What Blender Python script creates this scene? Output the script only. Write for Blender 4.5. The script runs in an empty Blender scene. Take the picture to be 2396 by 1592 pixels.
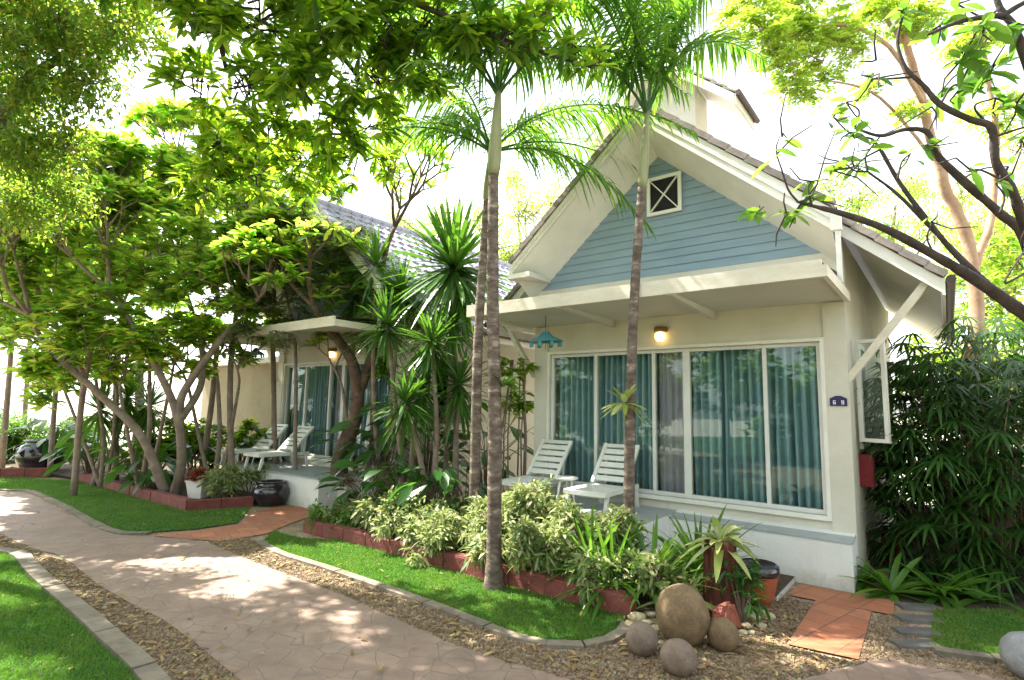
import bpy, math, random
import numpy as np
from mathutils import Matrix, Vector

# ------------------------------------------------------------------ camera
scene = bpy.context.scene
COL = scene.collection
FPX, W0, H0 = 1286.0, 2396.0, 1592.0
PITCH, ROLL, CAMZ = 0.1191, 0.0197, 2.2
cam_d = bpy.data.cameras.new('camera')
cam_d.sensor_width = 36.0
cam_d.lens = 36.0 * FPX / W0
cam_d.clip_start = 0.05
cam_d.clip_end = 2000
cam = bpy.data.objects.new('camera', cam_d)
COL.objects.link(cam)
cam.matrix_world = (Matrix.Translation((0, 0, CAMZ)) @ Matrix.Rotation(math.pi / 2 + PITCH, 4, 'X')
                    @ Matrix.Rotation(ROLL, 4, 'Z'))
scene.camera = cam

# ------------------------------------------------------------------ sky, sun, exposure
SUN_EL = math.radians(54)
SUN_AZ = math.radians(-62)          # measured from +Y (away from camera) towards +X
world = bpy.data.worlds.new('World')
scene.world = world
world.use_nodes = True
wn, wl = world.node_tree.nodes, world.node_tree.links
wn.clear()
sky = wn.new('ShaderNodeTexSky')
sky.sky_type = 'NISHITA'
sky.sun_disc = False
sky.sun_elevation = SUN_EL
sky.sun_rotation = SUN_AZ
sky.air_density = 1.0
sky.dust_density = 1.5
sky.ozone_density = 1.0
hsv = wn.new('ShaderNodeHueSaturation')
hsv.inputs['Saturation'].default_value = 0.32
bg = wn.new('ShaderNodeBackground')
bg.inputs['Strength'].default_value = 0.15
wo = wn.new('ShaderNodeOutputWorld')
wl.new(sky.outputs[0], hsv.inputs['Color'])
wl.new(hsv.outputs[0], bg.inputs['Color'])
wl.new(bg.outputs[0], wo.inputs['Surface'])
sun_d = bpy.data.lights.new('sun', 'SUN')
sun_d.energy = 5.0
sun_d.angle = math.radians(0.55)
sun_d.color = (1.0, 0.94, 0.84)
sun = bpy.data.objects.new('sun', sun_d)
COL.objects.link(sun)
sdir = Vector((math.sin(SUN_AZ) * math.cos(SUN_EL), math.cos(SUN_AZ) * math.cos(SUN_EL), math.sin(SUN_EL)))
sun.rotation_euler = sdir.to_track_quat('Z', 'Y').to_euler()
sun.location = (0, 0, 30)
scene.view_settings.view_transform = 'Standard'
scene.view_settings.look = 'None'
scene.view_settings.exposure = 2.1
scene.view_settings.gamma = 1.0
scene.cycles.max_bounces = 8
scene.cycles.diffuse_bounces = 4
scene.cycles.transparent_max_bounces = 16
scene.cycles.sample_clamp_indirect = 8.0

# ------------------------------------------------------------------ surveying helpers
def ray(px, py):
    a, b = px - 1198.0, py - 796.0
    cr, sr = math.cos(ROLL), math.sin(ROLL)
    x = a * cr + b * sr; y = -a * sr + b * cr
    cp, sp = math.cos(PITCH), math.sin(PITCH)
    yc = -y / FPX
    return x / FPX, cp - yc * sp, sp + yc * cp
def G(px, py, z=0.0):
    X, Y, Z = ray(px, py); t = (z - CAMZ) / Z
    return (X * t, Y * t, z)
def P(px, py, d):
    X, Y, Z = ray(px, py); t = d / Y
    return np.array((X * t, d, CAMZ + Z * t))
TH, HX, HY = 0.9015, 4.4655, 7.3074
CS, SN = math.cos(TH), math.sin(TH)
def HU(u, v, z=0.0):               # house coordinates: u along the front, v into the house
    return (HX - SN * u + CS * v, HY + CS * u + SN * v, z)

# ------------------------------------------------------------------ mesh builder
class MB:
    def __init__(s): s.V = []; s.Q = []; s.T = []; s.n = 0
    def add(s, v, q=None, t=None):
        v = np.asarray(v, dtype=np.float64).reshape(-1, 3)
        if q is not None and len(q): s.Q.append(np.asarray(q, dtype=np.int64).reshape(-1, 4) + s.n)
        if t is not None and len(t): s.T.append(np.asarray(t, dtype=np.int64).reshape(-1, 3) + s.n)
        s.V.append(v); s.n += len(v); return s
    def box(s, x0, x1, y0, y1, z0, z1):
        v = [(x, y, z) for z in (z0, z1) for y in (y0, y1) for x in (x0, x1)]
        s.add(v, [(0, 2, 3, 1), (4, 5, 7, 6), (0, 1, 5, 4), (2, 6, 7, 3), (0, 4, 6, 2), (1, 3, 7, 5)]); return s
    def bar(s, p, q, w, h, up=(0, 0, 1)):      # rectangular beam from p to q
        p = np.array(p, float); q = np.array(q, float); d = q - p; d /= np.linalg.norm(d)
        up = np.array(up, float); sd = np.cross(d, up); sd /= np.linalg.norm(sd); u2 = np.cross(sd, d)
        v = [c + a * sd * w / 2 + b * u2 * h / 2 for c in (p, q) for b in (-1, 1) for a in (-1, 1)]
        s.add(v, [(0, 1, 3, 2), (4, 6, 7, 5), (0, 4, 5, 1), (2, 3, 7, 6), (0, 2, 6, 4), (1, 5, 7, 3)]); return s
    def hexa(s, v8):                            # bottom 4 then top 4, both ccw seen from above
        s.add(v8, [(0, 3, 2, 1), (4, 5, 6, 7), (0, 1, 5, 4), (1, 2, 6, 5), (2, 3, 7, 6), (3, 0, 4, 7)]); return s
    def tube(s, pts, rad, n=8, cap=True):
        pts = np.array(pts, float); m = len(pts)
        if np.isscalar(rad): rad = [rad] * m
        tg = np.gradient(pts, axis=0); tg /= np.linalg.norm(tg, axis=1)[:, None] + 1e-9
        a = np.array((0, 0, 1.0)) if abs(tg[0][2]) < .9 else np.array((1.0, 0, 0))
        u = np.cross(tg[0], a); u /= np.linalg.norm(u)
        vs = []
        ang = np.linspace(0, 2 * math.pi, n, endpoint=False)
        for i in range(m):
            u = u - tg[i] * (u @ tg[i]); u /= np.linalg.norm(u) + 1e-9
            w = np.cross(tg[i], u)
            vs.append(pts[i] + rad[i] * (np.cos(ang)[:, None] * u + np.sin(ang)[:, None] * w))
        v = np.concatenate(vs)
        q = [(i * n + j, i * n + (j + 1) % n, (i + 1) * n + (j + 1) % n, (i + 1) * n + j) for i in range(m - 1) for j in range(n)]
        t = []
        if cap:
            v = np.concatenate([v, [pts[0], pts[-1]]]); k = m * n
            t = [(k, (j + 1) % n, j) for j in range(n)] + [(k + 1, (m - 1) * n + j, (m - 1) * n + (j + 1) % n) for j in range(n)]
        s.add(v, q, t); return s
    def lathe(s, prof, n=28, c=(0, 0, 0), sx=1, sy=1):
        ang = np.linspace(0, 2 * math.pi, n, endpoint=False)
        v = np.array([(c[0] + r * sx * math.cos(a), c[1] + r * sy * math.sin(a), c[2] + z) for r, z in prof for a in ang])
        m = len(prof)
        q = [(i * n + j, i * n + (j + 1) % n, (i + 1) * n + (j + 1) % n, (i + 1) * n + j) for i in range(m - 1) for j in range(n)]
        s.add(v, q); return s
    def poly(s, pts, z=None):                   # flat polygon through ear clipping
        from mathutils.geometry import tessellate_polygon
        pp = [Vector((p[0], p[1], p[2] if z is None else z)) for p in pts]
        t = [tuple(x) for x in tessellate_polygon([pp])]
        out = []
        for a, b, c in t:
            nrm = (pp[b] - pp[a]).cross(pp[c] - pp[a])
            out.append((a, b, c) if nrm.z > 0 else (a, c, b))
        s.add([tuple(p) for p in pp], None, out); return s
    def build(s, name, m, parent=None, smooth=False, **kw):
        me = bpy.data.meshes.new(name)
        V = np.concatenate(s.V) if s.V else np.zeros((0, 3))
        Q = np.concatenate(s.Q) if s.Q else np.zeros((0, 4), int)
        T = np.concatenate(s.T) if s.T else np.zeros((0, 3), int)
        me.vertices.add(len(V)); me.vertices.foreach_set('co', V.ravel().astype(np.float32))
        loops = np.concatenate([Q.ravel(), T.ravel()]).astype(np.int32)
        me.loops.add(len(loops)); me.loops.foreach_set('vertex_index', loops)
        nq, nt = len(Q), len(T)
        st = np.concatenate([np.arange(nq) * 4, nq * 4 + np.arange(nt) * 3]).astype(np.int32)
        me.polygons.add(nq + nt); me.polygons.foreach_set('loop_start', st)
        me.polygons.foreach_set('loop_total', np.concatenate([np.full(nq, 4), np.full(nt, 3)]).astype(np.int32))
        me.polygons.foreach_set('use_smooth', np.full(nq + nt, bool(smooth) or m.name.endswith('leaf') or m.name.endswith('leaflet')))
        me.update(calc_edges=True); me.validate()
        me.materials.append(m)
        o = bpy.data.objects.new(name, me); COL.objects.link(o)
        if parent: o.parent = parent
        for k, v in kw.items(): o[k] = v
        return o

def thing(name, label, cat, loc=(0, 0, 0), rz=0.0, group=None):
    o = bpy.data.objects.new(name, None); COL.objects.link(o)
    o.empty_display_size = .2
    o.location = tuple(float(x) for x in loc); o.rotation_euler = (0, 0, rz); o['label'] = label; o['category'] = cat
    if group: o['group'] = group
    return o
def tag(o, label, cat, group=None):
    o['label'] = label; o['category'] = cat
    if group: o['group'] = group
    return o
def copy_tree(o, parent=None):
    c = o.copy(); COL.objects.link(c); c.parent = parent
    for ch in o.children: copy_tree(ch, c)
    return c
def recenter(o, base):                         # put a mesh thing's origin at its base
    b = Vector([float(x) for x in base]); o.data.transform(Matrix.Translation(-b)); o.location = b
    return o

# ------------------------------------------------------------------ materials
def _base(name):
    m = bpy.data.materials.new(name); m.use_nodes = True
    n, l = m.node_tree.nodes, m.node_tree.links
    return m, n, l, n['Principled BSDF']
def cmix(n, l, fac, a, b, mode='MIX'):
    x = n.new('ShaderNodeMix'); x.data_type = 'RGBA'; x.blend_type = mode
    for sock, val in ((x.inputs[0], fac), (x.inputs[6], a), (x.inputs[7], b)):
        if hasattr(val, 'is_linked') or hasattr(val, 'links'): l.new(val, sock)
        else: sock.default_value = val if not isinstance(val, tuple) else (*val, 1.0)[:4]
    return x.outputs[2]
def noise(n, l, scale, detail=4, rough=.6, vec=None, dist=0.0):
    t = n.new('ShaderNodeTexNoise'); t.inputs['Scale'].default_value = scale
    t.inputs['Detail'].default_value = detail; t.inputs['Roughness'].default_value = rough
    t.inputs['Distortion'].default_value = dist
    if vec is not None: l.new(vec, t.inputs['Vector'])
    return t.outputs['Fac']
def ramp(n, l, fac, stops):
    r = n.new('ShaderNodeValToRGB'); e = r.color_ramp.elements
    while len(e) < len(stops): e.new(0.5)
    for el, (p, c) in zip(e, stops):
        el.position = p; el.color = (*c, 1.0) if len(c) == 3 else c
    l.new(fac, r.inputs[0]); return r.outputs[0]
def coords(n, l, world_space=False, scale=None):
    if world_space: v = n.new('ShaderNodeNewGeometry').outputs['Position']
    else: v = n.new('ShaderNodeTexCoord').outputs['Object']
    if scale:
        mp = n.new('ShaderNodeMapping'); mp.inputs['Scale'].default_value = scale; l.new(v, mp.inputs[0]); v = mp.outputs[0]
    return v
def bump(n, l, bsdf, h, strength=.3, dist=.02):
    b = n.new('ShaderNodeBump'); b.inputs['Strength'].default_value = strength; b.inputs['Distance'].default_value = dist
    l.new(h, b.inputs['Height']); l.new(b.outputs[0], bsdf.inputs['Normal'])
def mat(name, c1, c2=None, scale=3.0, rough=.7, bmp=0.0, bscale=40.0, spec=.3, stretch=None, c3=None, metal=0, coat=0, stops=(.35, .65)):
    m, n, l, b = _base(name)
    v = coords(n, l, scale=stretch)
    if c2 is None: b.inputs['Base Color'].default_value = (*c1, 1)
    else:
        f = noise(n, l, scale, 6, .65, v)
        st = [(stops[0], c1), (stops[1], c2)] + ([(min(.98, stops[1] + .13), c3)] if c3 else [])
        l.new(ramp(n, l, f, st), b.inputs['Base Color'])
    b.inputs['Roughness'].default_value = rough
    b.inputs['Specular IOR Level'].default_value = spec
    b.inputs['Metallic'].default_value = metal
    b.inputs['Coat Weight'].default_value = coat
    if bmp: bump(n, l, b, noise(n, l, bscale, 5, .6, v), bmp)
    return m
def leafmat(name, cols, trans, tcols, rough=.42, spec=.45, patch=False):
    m, n, l, b = _base(name)
    r = n.new('ShaderNodeNewGeometry').outputs['Random Per Island']
    k = len(cols)
    c = ramp(n, l, r, [(i / max(1, k - 1), col) for i, col in enumerate(cols)])
    k = len(tcols)
    tc = ramp(n, l, r, [(i / max(1, k - 1), col) for i, col in enumerate(tcols)])
    if patch:
        f = noise(n, l, 1.7, 5, .65, coords(n, l, True))
        c = cmix(n, l, ramp(n, l, f, [(.42, (0, 0, 0)), (.62, (.75, .75, .75))]), c, (.17, .22, .035))
    l.new(c, b.inputs['Base Color'])
    b.inputs['Roughness'].default_value = rough; b.inputs['Specular IOR Level'].default_value = spec
    t = n.new('ShaderNodeBsdfTranslucent'); l.new(tc, t.inputs['Color'])
    mx = n.new('ShaderNodeMixShader'); mx.inputs[0].default_value = trans
    l.new(b.outputs[0], mx.inputs[1]); l.new(t.outputs[0], mx.inputs[2])
    l.new(mx.outputs[0], n['Material Output'].inputs['Surface'])
    return m

M = {}
def wallmat(name, c1, c2, dirt, rough=.78):
    m, n, l, b = _base(name); v = coords(n, l)
    c = ramp(n, l, noise(n, l, 1.1, 7, .7, v), [(.35, c1), (.65, c2)])
    sv = coords(n, l, scale=(7, 7, .35)); st = noise(n, l, 1.0, 9, .8, sv, 1.5)
    c = cmix(n, l, ramp(n, l, st, [(.54, (0, 0, 0)), (.75, (.28, .28, .28))]), c, dirt)
    sx = n.new('ShaderNodeSeparateXYZ'); l.new(v, sx.inputs[0])
    spl = n.new('ShaderNodeMath'); spl.operation = 'MULTIPLY_ADD'; spl.inputs[1].default_value = .55; l.new(noise(n, l, 6, 6, .75, v), spl.inputs[0]); l.new(sx.outputs['Z'], spl.inputs[2])
    c = cmix(n, l, ramp(n, l, spl.outputs[0], [(.22, (.6, .6, .6)), (.52, (0, 0, 0))]), c, (.30, .26, .18))
    l.new(c, b.inputs['Base Color']); b.inputs['Roughness'].default_value = rough; b.inputs['Specular IOR Level'].default_value = .25
    bump(n, l, b, noise(n, l, 45, 5, .6, v), .25)
    return m
M['cream'] = wallmat('cream_render', (.54, .52, .43), (.62, .60, .51), (.34, .31, .23))
M['white'] = mat('white_paint', (.66, .65, .57), (.75, .74, .66), 2.0, .5, .05, 30)
M['creamtrim'] = mat('cream_trim_paint', (.55, .51, .40), (.66, .62, .51), 2.6, .7, .15, 30, stretch=(1, 1, 3))
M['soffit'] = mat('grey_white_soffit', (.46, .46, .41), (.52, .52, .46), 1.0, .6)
M['tanwall'] = wallmat('tan_render', (.36, .30, .19), (.44, .38, .26), (.26, .21, .13))
M['plinth'] = wallmat('white_plinth', (.66, .67, .62), (.74, .75, .71), (.42, .41, .34))
M['deck'] = mat('grey_deck', (.29, .33, .33), (.37, .40, .39), 3, .45, .05)
M['siding'] = mat('blue_siding', (.20, .285, .34), (.24, .325, .375), 1.0, .55, .15, 30, stretch=(1, 1, 8))
M['tile'] = mat('grey_roof_tile', (.20, .17, .15), (.30, .26, .23), 4, .75, .25, 30, c3=(.14, .13, .11))
M['tile2'] = mat('lilac_roof_tile', (.30, .29, .36), (.38, .37, .44), 4, .6, .2, 30, c3=(.25, .24, .30))
M['frame'] = mat('window_frame', (.60, .61, .56), (.66, .67, .62), 2, .4)
M['dark'] = mat('dark_void', (.012, .013, .012), rough=.8)
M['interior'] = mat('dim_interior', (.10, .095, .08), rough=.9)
M['curtain'] = mat('teal_curtain', (.18, .33, .36), (.34, .50, .52), 2.2, .8, stretch=(6, 6, .15))
M['sheer'] = mat('lilac_grey_curtain', (.36, .34, .38), (.44, .42, .46), .8, .8, stretch=(6, 6, .3))
M['gutter'] = mat('brown_gutter', (.05, .032, .025), (.08, .05, .04), 3, .5)
M['teal'] = mat('teal_lacquer', (.04, .16, .18), (.07, .24, .26), 3, .35)
M['plastic'] = mat('white_plastic', (.62, .63, .57), (.72, .73, .67), 5, .38, spec=.5)
M['signblue'] = mat('dark_blue_enamel', (.022, .016, .085), rough=.35)
M['signwhite'] = mat('white_enamel', (.7, .68, .75), rough=.4)
M['red'] = mat('dark_red_paint', (.16, .012, .018), (.22, .018, .022), 4, .5)
M['soil'] = mat('dark_soil', (.045, .030, .020), (.09, .065, .04), 6, .95, .8, 50)
M['palmbark'] = mat('palm_bark', (.075, .055, .042), (.155, .12, .095), 6, .85, .6, 14, stretch=(1, 1, 2.2), c3=(.34, .29, .22), stops=(.38, .56))
M['palegreen'] = mat('crownshaft', (.13, .16, .055), (.26, .26, .13), 2, .45, .1, 20, stretch=(3, 3, .5))
M['bark'] = mat('grey_bark', (.17, .125, .095), (.27, .22, .17), 5, .85, .5, 25, c3=(.34, .30, .25))
M['knotbark'] = mat('knotted_bark', (.07, .045, .03), (.15, .10, .07), 6, .85, .8, 12, c3=(.26, .21, .16))
M['darkbark'] = mat('dark_bark', (.030, .022, .020), (.07, .054, .048), 9, .8, .4, 30)
M['redbark'] = mat('tan_bark', (.28, .17, .10), (.42, .28, .18), 3, .8, .5, 12, c3=(.52, .42, .30))
M['twig'] = mat('brown_twig', (.12, .08, .055), (.2, .15, .11), 8, .85)
M['stone'] = mat('brown_stone', (.12, .078, .036), (.20, .135, .065), 5, .65, .35, 50, c3=(.12, .09, .06))
M['stone2'] = mat('pinkish_stone', (.15, .105, .075), (.23, .17, .125), 7, .7, .4, 60, c3=(.16, .12, .10))
M['greystone'] = mat('pale_grey_stone', (.22, .22, .22), (.32, .32, .32), 6, .7, .3, 60)
M['rock'] = mat('yellow_rock', (.42, .34, .19), (.54, .46, .30), 8, .75, .4, 30)
M['redrock'] = mat('red_rock', (.20, .055, .035), (.30, .10, .06), 6, .6, .5, 20)
def stonemat(name, a, b, c):
    m, n, l, bs = _base(name); v = coords(n, l)
    f = noise(n, l, 7, 8, .75, v, .3); col = ramp(n, l, f, [(.3, a), (.52, b), (.7, c)])
    f2 = noise(n, l, 60, 4, .8, v); col = cmix(n, l, ramp(n, l, f2, [(.52, (0, 0, 0)), (.66, (.6, .6, .6))]), col, a)
    f3 = noise(n, l, 3.1, 6, .7, v, 1.0); col = cmix(n, l, ramp(n, l, f3, [(.58, (0, 0, 0)), (.66, (.55, .55, .55))]), col, (.20, .21, .13))
    l.new(col, bs.inputs['Base Color']); bs.inputs['Roughness'].default_value = .8
    ad = n.new('ShaderNodeMath'); ad.operation = 'ADD'; l.new(f, ad.inputs[0]); l.new(f2, ad.inputs[1]); bump(n, l, bs, ad.outputs[0], .8, .012)
    return m
M['stone'] = stonemat('brown_stone', (.085, .055, .028), (.19, .125, .06), (.26, .18, .09))
M['stone2'] = stonemat('pinkish_stone', (.10, .07, .05), (.20, .145, .105), (.27, .21, .16))
M['greystone'] = stonemat('pale_grey_stone', (.16, .16, .16), (.27, .27, .27), (.36, .36, .35))
M['brick'] = None
M['glaze'] = mat('dark_glaze', (.012, .012, .02), (.03, .02, .028), 5, .15, spec=.6, coat=.4)
M['potwhite'] = mat('white_pot', (.72, .70, .62), (.78, .77, .70), 4, .5)
M['terracotta'] = mat('terracotta_pot', (.30, .075, .03), (.38, .11, .05), 5, .6, .2)
M['stump'] = mat('red_brown_wood', (.045, .012, .008), (.12, .035, .02), 4, .7, .8, 8, stretch=(6, 6, .6))
M['lampglow'], _n, _l, _b = _base('lamp_glow')
_b.inputs['Emission Color'].default_value = (1, .62, .22, 1); _b.inputs['Emission Strength'].default_value = 1.0
_b.inputs['Base Color'].default_value = (.8, .7, .5, 1)
M['brass'] = mat('aged_brass', (.20, .12, .04), rough=.5, metal=.3)

def brickmat():
    m, n, l, b = _base('red_block')
    v = coords(n, l)
    f = noise(n, l, 5, 6, .7, v)
    l.new(ramp(n, l, f, [(.3, (.12, .030, .024)), (.55, (.19, .050, .038)), (.78, (.27, .10, .07))]), b.inputs['Base Color'])
    b.inputs['Roughness'].default_value = .8
    bump(n, l, b, noise(n, l, 35, 5, .6, v), .5)
    return m
M['brick'] = brickmat()

def glassmat():
    m, n, l, b = _base('window_glass')
    n.remove(b)
    tr = n.new('ShaderNodeBsdfTransparent'); tr.inputs[0].default_value = (.92, .96, .94, 1)
    gl = n.new('ShaderNodeBsdfGlossy'); gl.inputs['Roughness'].default_value = .01
    gl.inputs['Color'].default_value = (.85, 1, .95, 1)
    fr = n.new('ShaderNodeFresnel'); fr.inputs['IOR'].default_value = 1.55
    mt = n.new('ShaderNodeMath'); mt.operation = 'MULTIPLY_ADD'; mt.inputs[1].default_value = .8; mt.inputs[2].default_value = .02
    mt.use_clamp = True
    l.new(fr.outputs[0], mt.inputs[0])
    mx = n.new('ShaderNodeMixShader'); l.new(mt.outputs[0], mx.inputs[0])
    l.new(tr.outputs[0], mx.inputs[1]); l.new(gl.outputs[0], mx.inputs[2])
    l.new(mx.outputs[0], n['Material Output'].inputs['Surface'])
    return m
M['glass'] = glassmat()

def groundmat(name, stops, scale, bmp, cell=None):
    m, n, l, b = _base(name)
    v = coords(n, l, True)
    f = noise(n, l, scale, 8, .75, v)
    c = ramp(n, l, f, stops)
    if cell:
        vo = n.new('ShaderNodeTexVoronoi'); vo.inputs['Scale'].default_value = cell; l.new(v, vo.inputs['Vector'])
        c = cmix(n, l, .55, c, vo.outputs['Color'], 'SOFT_LIGHT')
        bump(n, l, b, vo.outputs['Distance'], bmp, .02)
    else: bump(n, l, b, noise(n, l, scale * 12, 4, .7, v), bmp)
    l.new(c, b.inputs['Base Color']); b.inputs['Roughness'].default_value = .95
    return m
M['gravel'] = groundmat('gravel_bed', [(.3, (.15, .105, .06)), (.5, (.28, .21, .13)), (.7, (.38, .31, .20))], 1.6, .9, 38)
M['far'] = groundmat('pale_sand', [(.3, (.42, .38, .30)), (.7, (.55, .51, .43))], .4, .3)
M['turf'] = groundmat('turf', [(.3, (.02, .06, .010)), (.7, (.04, .11, .018))], 4, .9)

def pathmat():
    m, n, l, b = _base('stamped_concrete')
    v = coords(n, l, True)
    nz = n.new('ShaderNodeTexNoise'); nz.inputs['Scale'].default_value = 1.3; l.new(v, nz.inputs['Vector'])
    wob = n.new('ShaderNodeVectorMath'); wob.operation = 'MULTIPLY_ADD'
    l.new(nz.outputs['Color'], wob.inputs[0]); wob.inputs[1].default_value = (.25, .25, 0); l.new(v, wob.inputs[2])
    vo = n.new('ShaderNodeTexVoronoi'); vo.feature = 'DISTANCE_TO_EDGE'; vo.inputs['Scale'].default_value = 4.0
    vo.inputs['Randomness'].default_value = .75
    l.new(wob.outputs[0], vo.inputs['Vector'])
    edge = ramp(n, l, vo.outputs['Distance'], [(0, (0, 0, 0)), (.028, (1, 1, 1))])
    f = noise(n, l, 2.2, 8, .7, v)
    c = ramp(n, l, f, [(.3, (.19, .125, .088)), (.5, (.255, .175, .128)), (.72, (.33, .24, .178))])
    c = cmix(n, l, edge, (.19, .14, .11), c)
    st = noise(n, l, .7, 7, .7, v, .4)
    c = cmix(n, l, ramp(n, l, st, [(.45, (0, 0, 0)), (.72, (.6, .6, .6))]), c, (.16, .125, .10))
    l.new(c, b.inputs['Base Color']); b.inputs['Roughness'].default_value = .72
    f2 = noise(n, l, 26, 6, .7, v)
    ad = n.new('ShaderNodeMath'); ad.operation = 'MULTIPLY_ADD'; ad.inputs[1].default_value = .5
    l.new(f2, ad.inputs[0]); l.new(edge, ad.inputs[2])
    bump(n, l, b, ad.outputs[0], .45, .012)
    return m
M['path'] = pathmat()
def pavemat():
    m, n, l, b = _base('terracotta_paving')
    v = coords(n, l, True)
    mp = n.new('ShaderNodeMapping'); mp.inputs['Rotation'].default_value = (0, 0, -(math.pi / 2 - TH)); l.new(v, mp.inputs[0])
    br = n.new('ShaderNodeTexBrick'); br.inputs['Scale'].default_value = 1.0
    br.inputs['Brick Width'].default_value = .34; br.inputs['Row Height'].default_value = .33
    br.inputs['Mortar Size'].default_value = .007
    br.inputs['Color1'].default_value = (.36, .12, .055, 1); br.inputs['Color2'].default_value = (.44, .17, .08, 1)
    br.inputs['Mortar'].default_value = (.16, .08, .05, 1)
    l.new(mp.outputs[0], br.inputs['Vector'])
    f = noise(n, l, 4, 7, .75, v)
    c = cmix(n, l, ramp(n, l, f, [(.45, (0, 0, 0)), (.75, (.7, .7, .7))]), br.outputs['Color'], (.20, .12, .075))
    l.new(c, b.inputs['Base Color']); b.inputs['Roughness'].default_value = .7
    bump(n, l, b, noise(n, l, 30, 5, .6, v), .3, .01)
    return m
M['pave'] = pavemat()
M['kerb'] = mat('kerb_stone', (.13, .11, .08), (.25, .21, .155), 2.5, .85, .5, 25, c3=(.22, .22, .16))
M['slab'] = mat('dark_slab', (.09, .085, .075), (.15, .14, .12), 4, .85, .4, 30)

# foliage
M['l_frang'] = leafmat('frangipani_leaf', [(.035, .095, .008), (.06, .145, .012), (.095, .19, .016), (.13, .22, .03), (.20, .24, .04)], .7,
                       [(.20, .48, .04), (.32, .60, .05), (.44, .68, .07), (.58, .74, .09), (.75, .70, .10)])
M['l_dark'] = leafmat('glossy_dark_leaf', [(.020, .060, .008), (.032, .085, .010), (.05, .11, .012), (.09, .15, .015)], .6,
                      [(.12, .30, .012), (.28, .50, .018), (.46, .66, .025), (.62, .76, .06)], .35)
M['l_fine'] = leafmat('small_olive_leaf', [(.035, .085, .014), (.055, .12, .018), (.09, .15, .025), (.14, .14, .03)], .6,
                      [(.16, .38, .03), (.28, .50, .04), (.42, .58, .05), (.55, .50, .06)])
M['l_yellow'] = leafmat('yellow_feathery_leaf', [(.10, .18, .02), (.15, .23, .025), (.22, .27, .03)], .6,
                        [(.36, .60, .04), (.50, .70, .06), (.70, .76, .08)])
M['l_palm'] = leafmat('palm_leaflet', [(.03, .085, .016), (.045, .11, .02), (.07, .15, .025)], .48,
                      [(.10, .32, .02), (.22, .46, .03), (.38, .58, .04)], .35)
M['l_yucca'] = leafmat('sword_leaf', [(.03, .09, .015), (.05, .13, .02), (.09, .16, .05)], .3,
                       [(.10, .28, .02), (.2, .42, .03)], .35)
M['l_greyleaf'] = leafmat('grey_green_leaf', [(.09, .13, .06), (.14, .18, .08), (.20, .23, .10)], .45, [(.25, .35, .12), (.38, .46, .18)], .6)
M['l_nearleaf'] = leafmat('oval_green_leaf', [(.035, .10, .015), (.055, .14, .02), (.08, .17, .03)], .5, [(.12, .32, .03), (.22, .42, .04), (.32, .50, .05)], .4)
M['l_rhapis'] = leafmat('fan_leaf', [(.018, .052, .010), (.028, .078, .014), (.045, .11, .018)], .3,
                        [(.04, .13, .01), (.08, .20, .02)], .38)
M['l_varieg'] = leafmat('variegated_leaf', [(.05, .12, .03), (.10, .19, .05), (.28, .32, .12), (.44, .43, .22), (.07, .15, .04), (.36, .38, .16), (.14, .24, .06)], .35,
                        [(.25, .35, .08), (.4, .48, .15), (.55, .55, .22)], .5)
M['l_broad'] = leafmat('broad_leaf', [(.018, .06, .012), (.028, .09, .018), (.045, .13, .02)], .3,
                       [(.07, .24, .02), (.15, .38, .03)], .3)
M['l_fern'] = leafmat('fern_leaf', [(.045, .12, .015), (.07, .17, .02), (.11, .2, .025)], .35,
                      [(.15, .38, .03), (.28, .50, .04)], .4)
M['l_pale'] = leafmat('pale_strap_leaf', [(.22, .28, .06), (.32, .36, .12), (.45, .46, .24)], .35,
                      [(.45, .6, .12), (.6, .68, .25)], .4)
M['l_red'] = leafmat('red_leaf', [(.10, .012, .01), (.2, .03, .015), (.28, .09, .02)], .3, [(.4, .05, .02), (.5, .15, .03)], .4)
M['grass'] = leafmat('grass_blade', [(.03, .10, .010), (.05, .145, .014), (.075, .19, .020), (.12, .21, .03)], .35,
                     [(.12, .35, .015), (.2, .46, .03)], .6, patch=True)
M['pebble'] = leafmat('pebble_mix', [(.10, .065, .032), (.18, .125, .068), (.25, .185, .11), (.15, .09, .045), (.32, .26, .17)], .0, [(.2, .2, .2)], .85)

# ------------------------------------------------------------------ leaf scatter
def _rows(ts, ws, cols, fold=.0, curl=0.0):
    v = []
    for t, w in zip(ts, ws):
        for c in cols: v.append((c * w * .5, t, abs(c) * w * fold - curl * t * t))
    k = len(cols)
    q = [(i * k + j, i * k + j + 1, (i + 1) * k + j + 1, (i + 1) * k + j) for i in range(len(ts) - 1) for j in range(k - 1)]
    return np.array(v), np.array(q)
T_HI = _rows([0, .2, .5, .8, 1], [.10, .55, 1, .72, .04], (-1, 0, 1), .10, .0)
T_MD = _rows([0, .35, .75, 1], [.10, .85, .85, .05], (-1, 0, 1), .12, .0)
T_LO = (np.array([(0, 0, 0), (.5, .5, .08), (0, 1, 0), (-.5, .5, .08)], float), np.array([(0, 1, 2, 3)]))
T_ST = _rows([0, .3, .65, 1], [.55, 1, .8, .05], (-1, 1), .0, .0)
T_ST3 = _rows([0, .2, .45, .7, .88, 1], [.6, 1, 1, .8, .5, .04], (-1, 0, 1), .14, .0)
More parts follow.
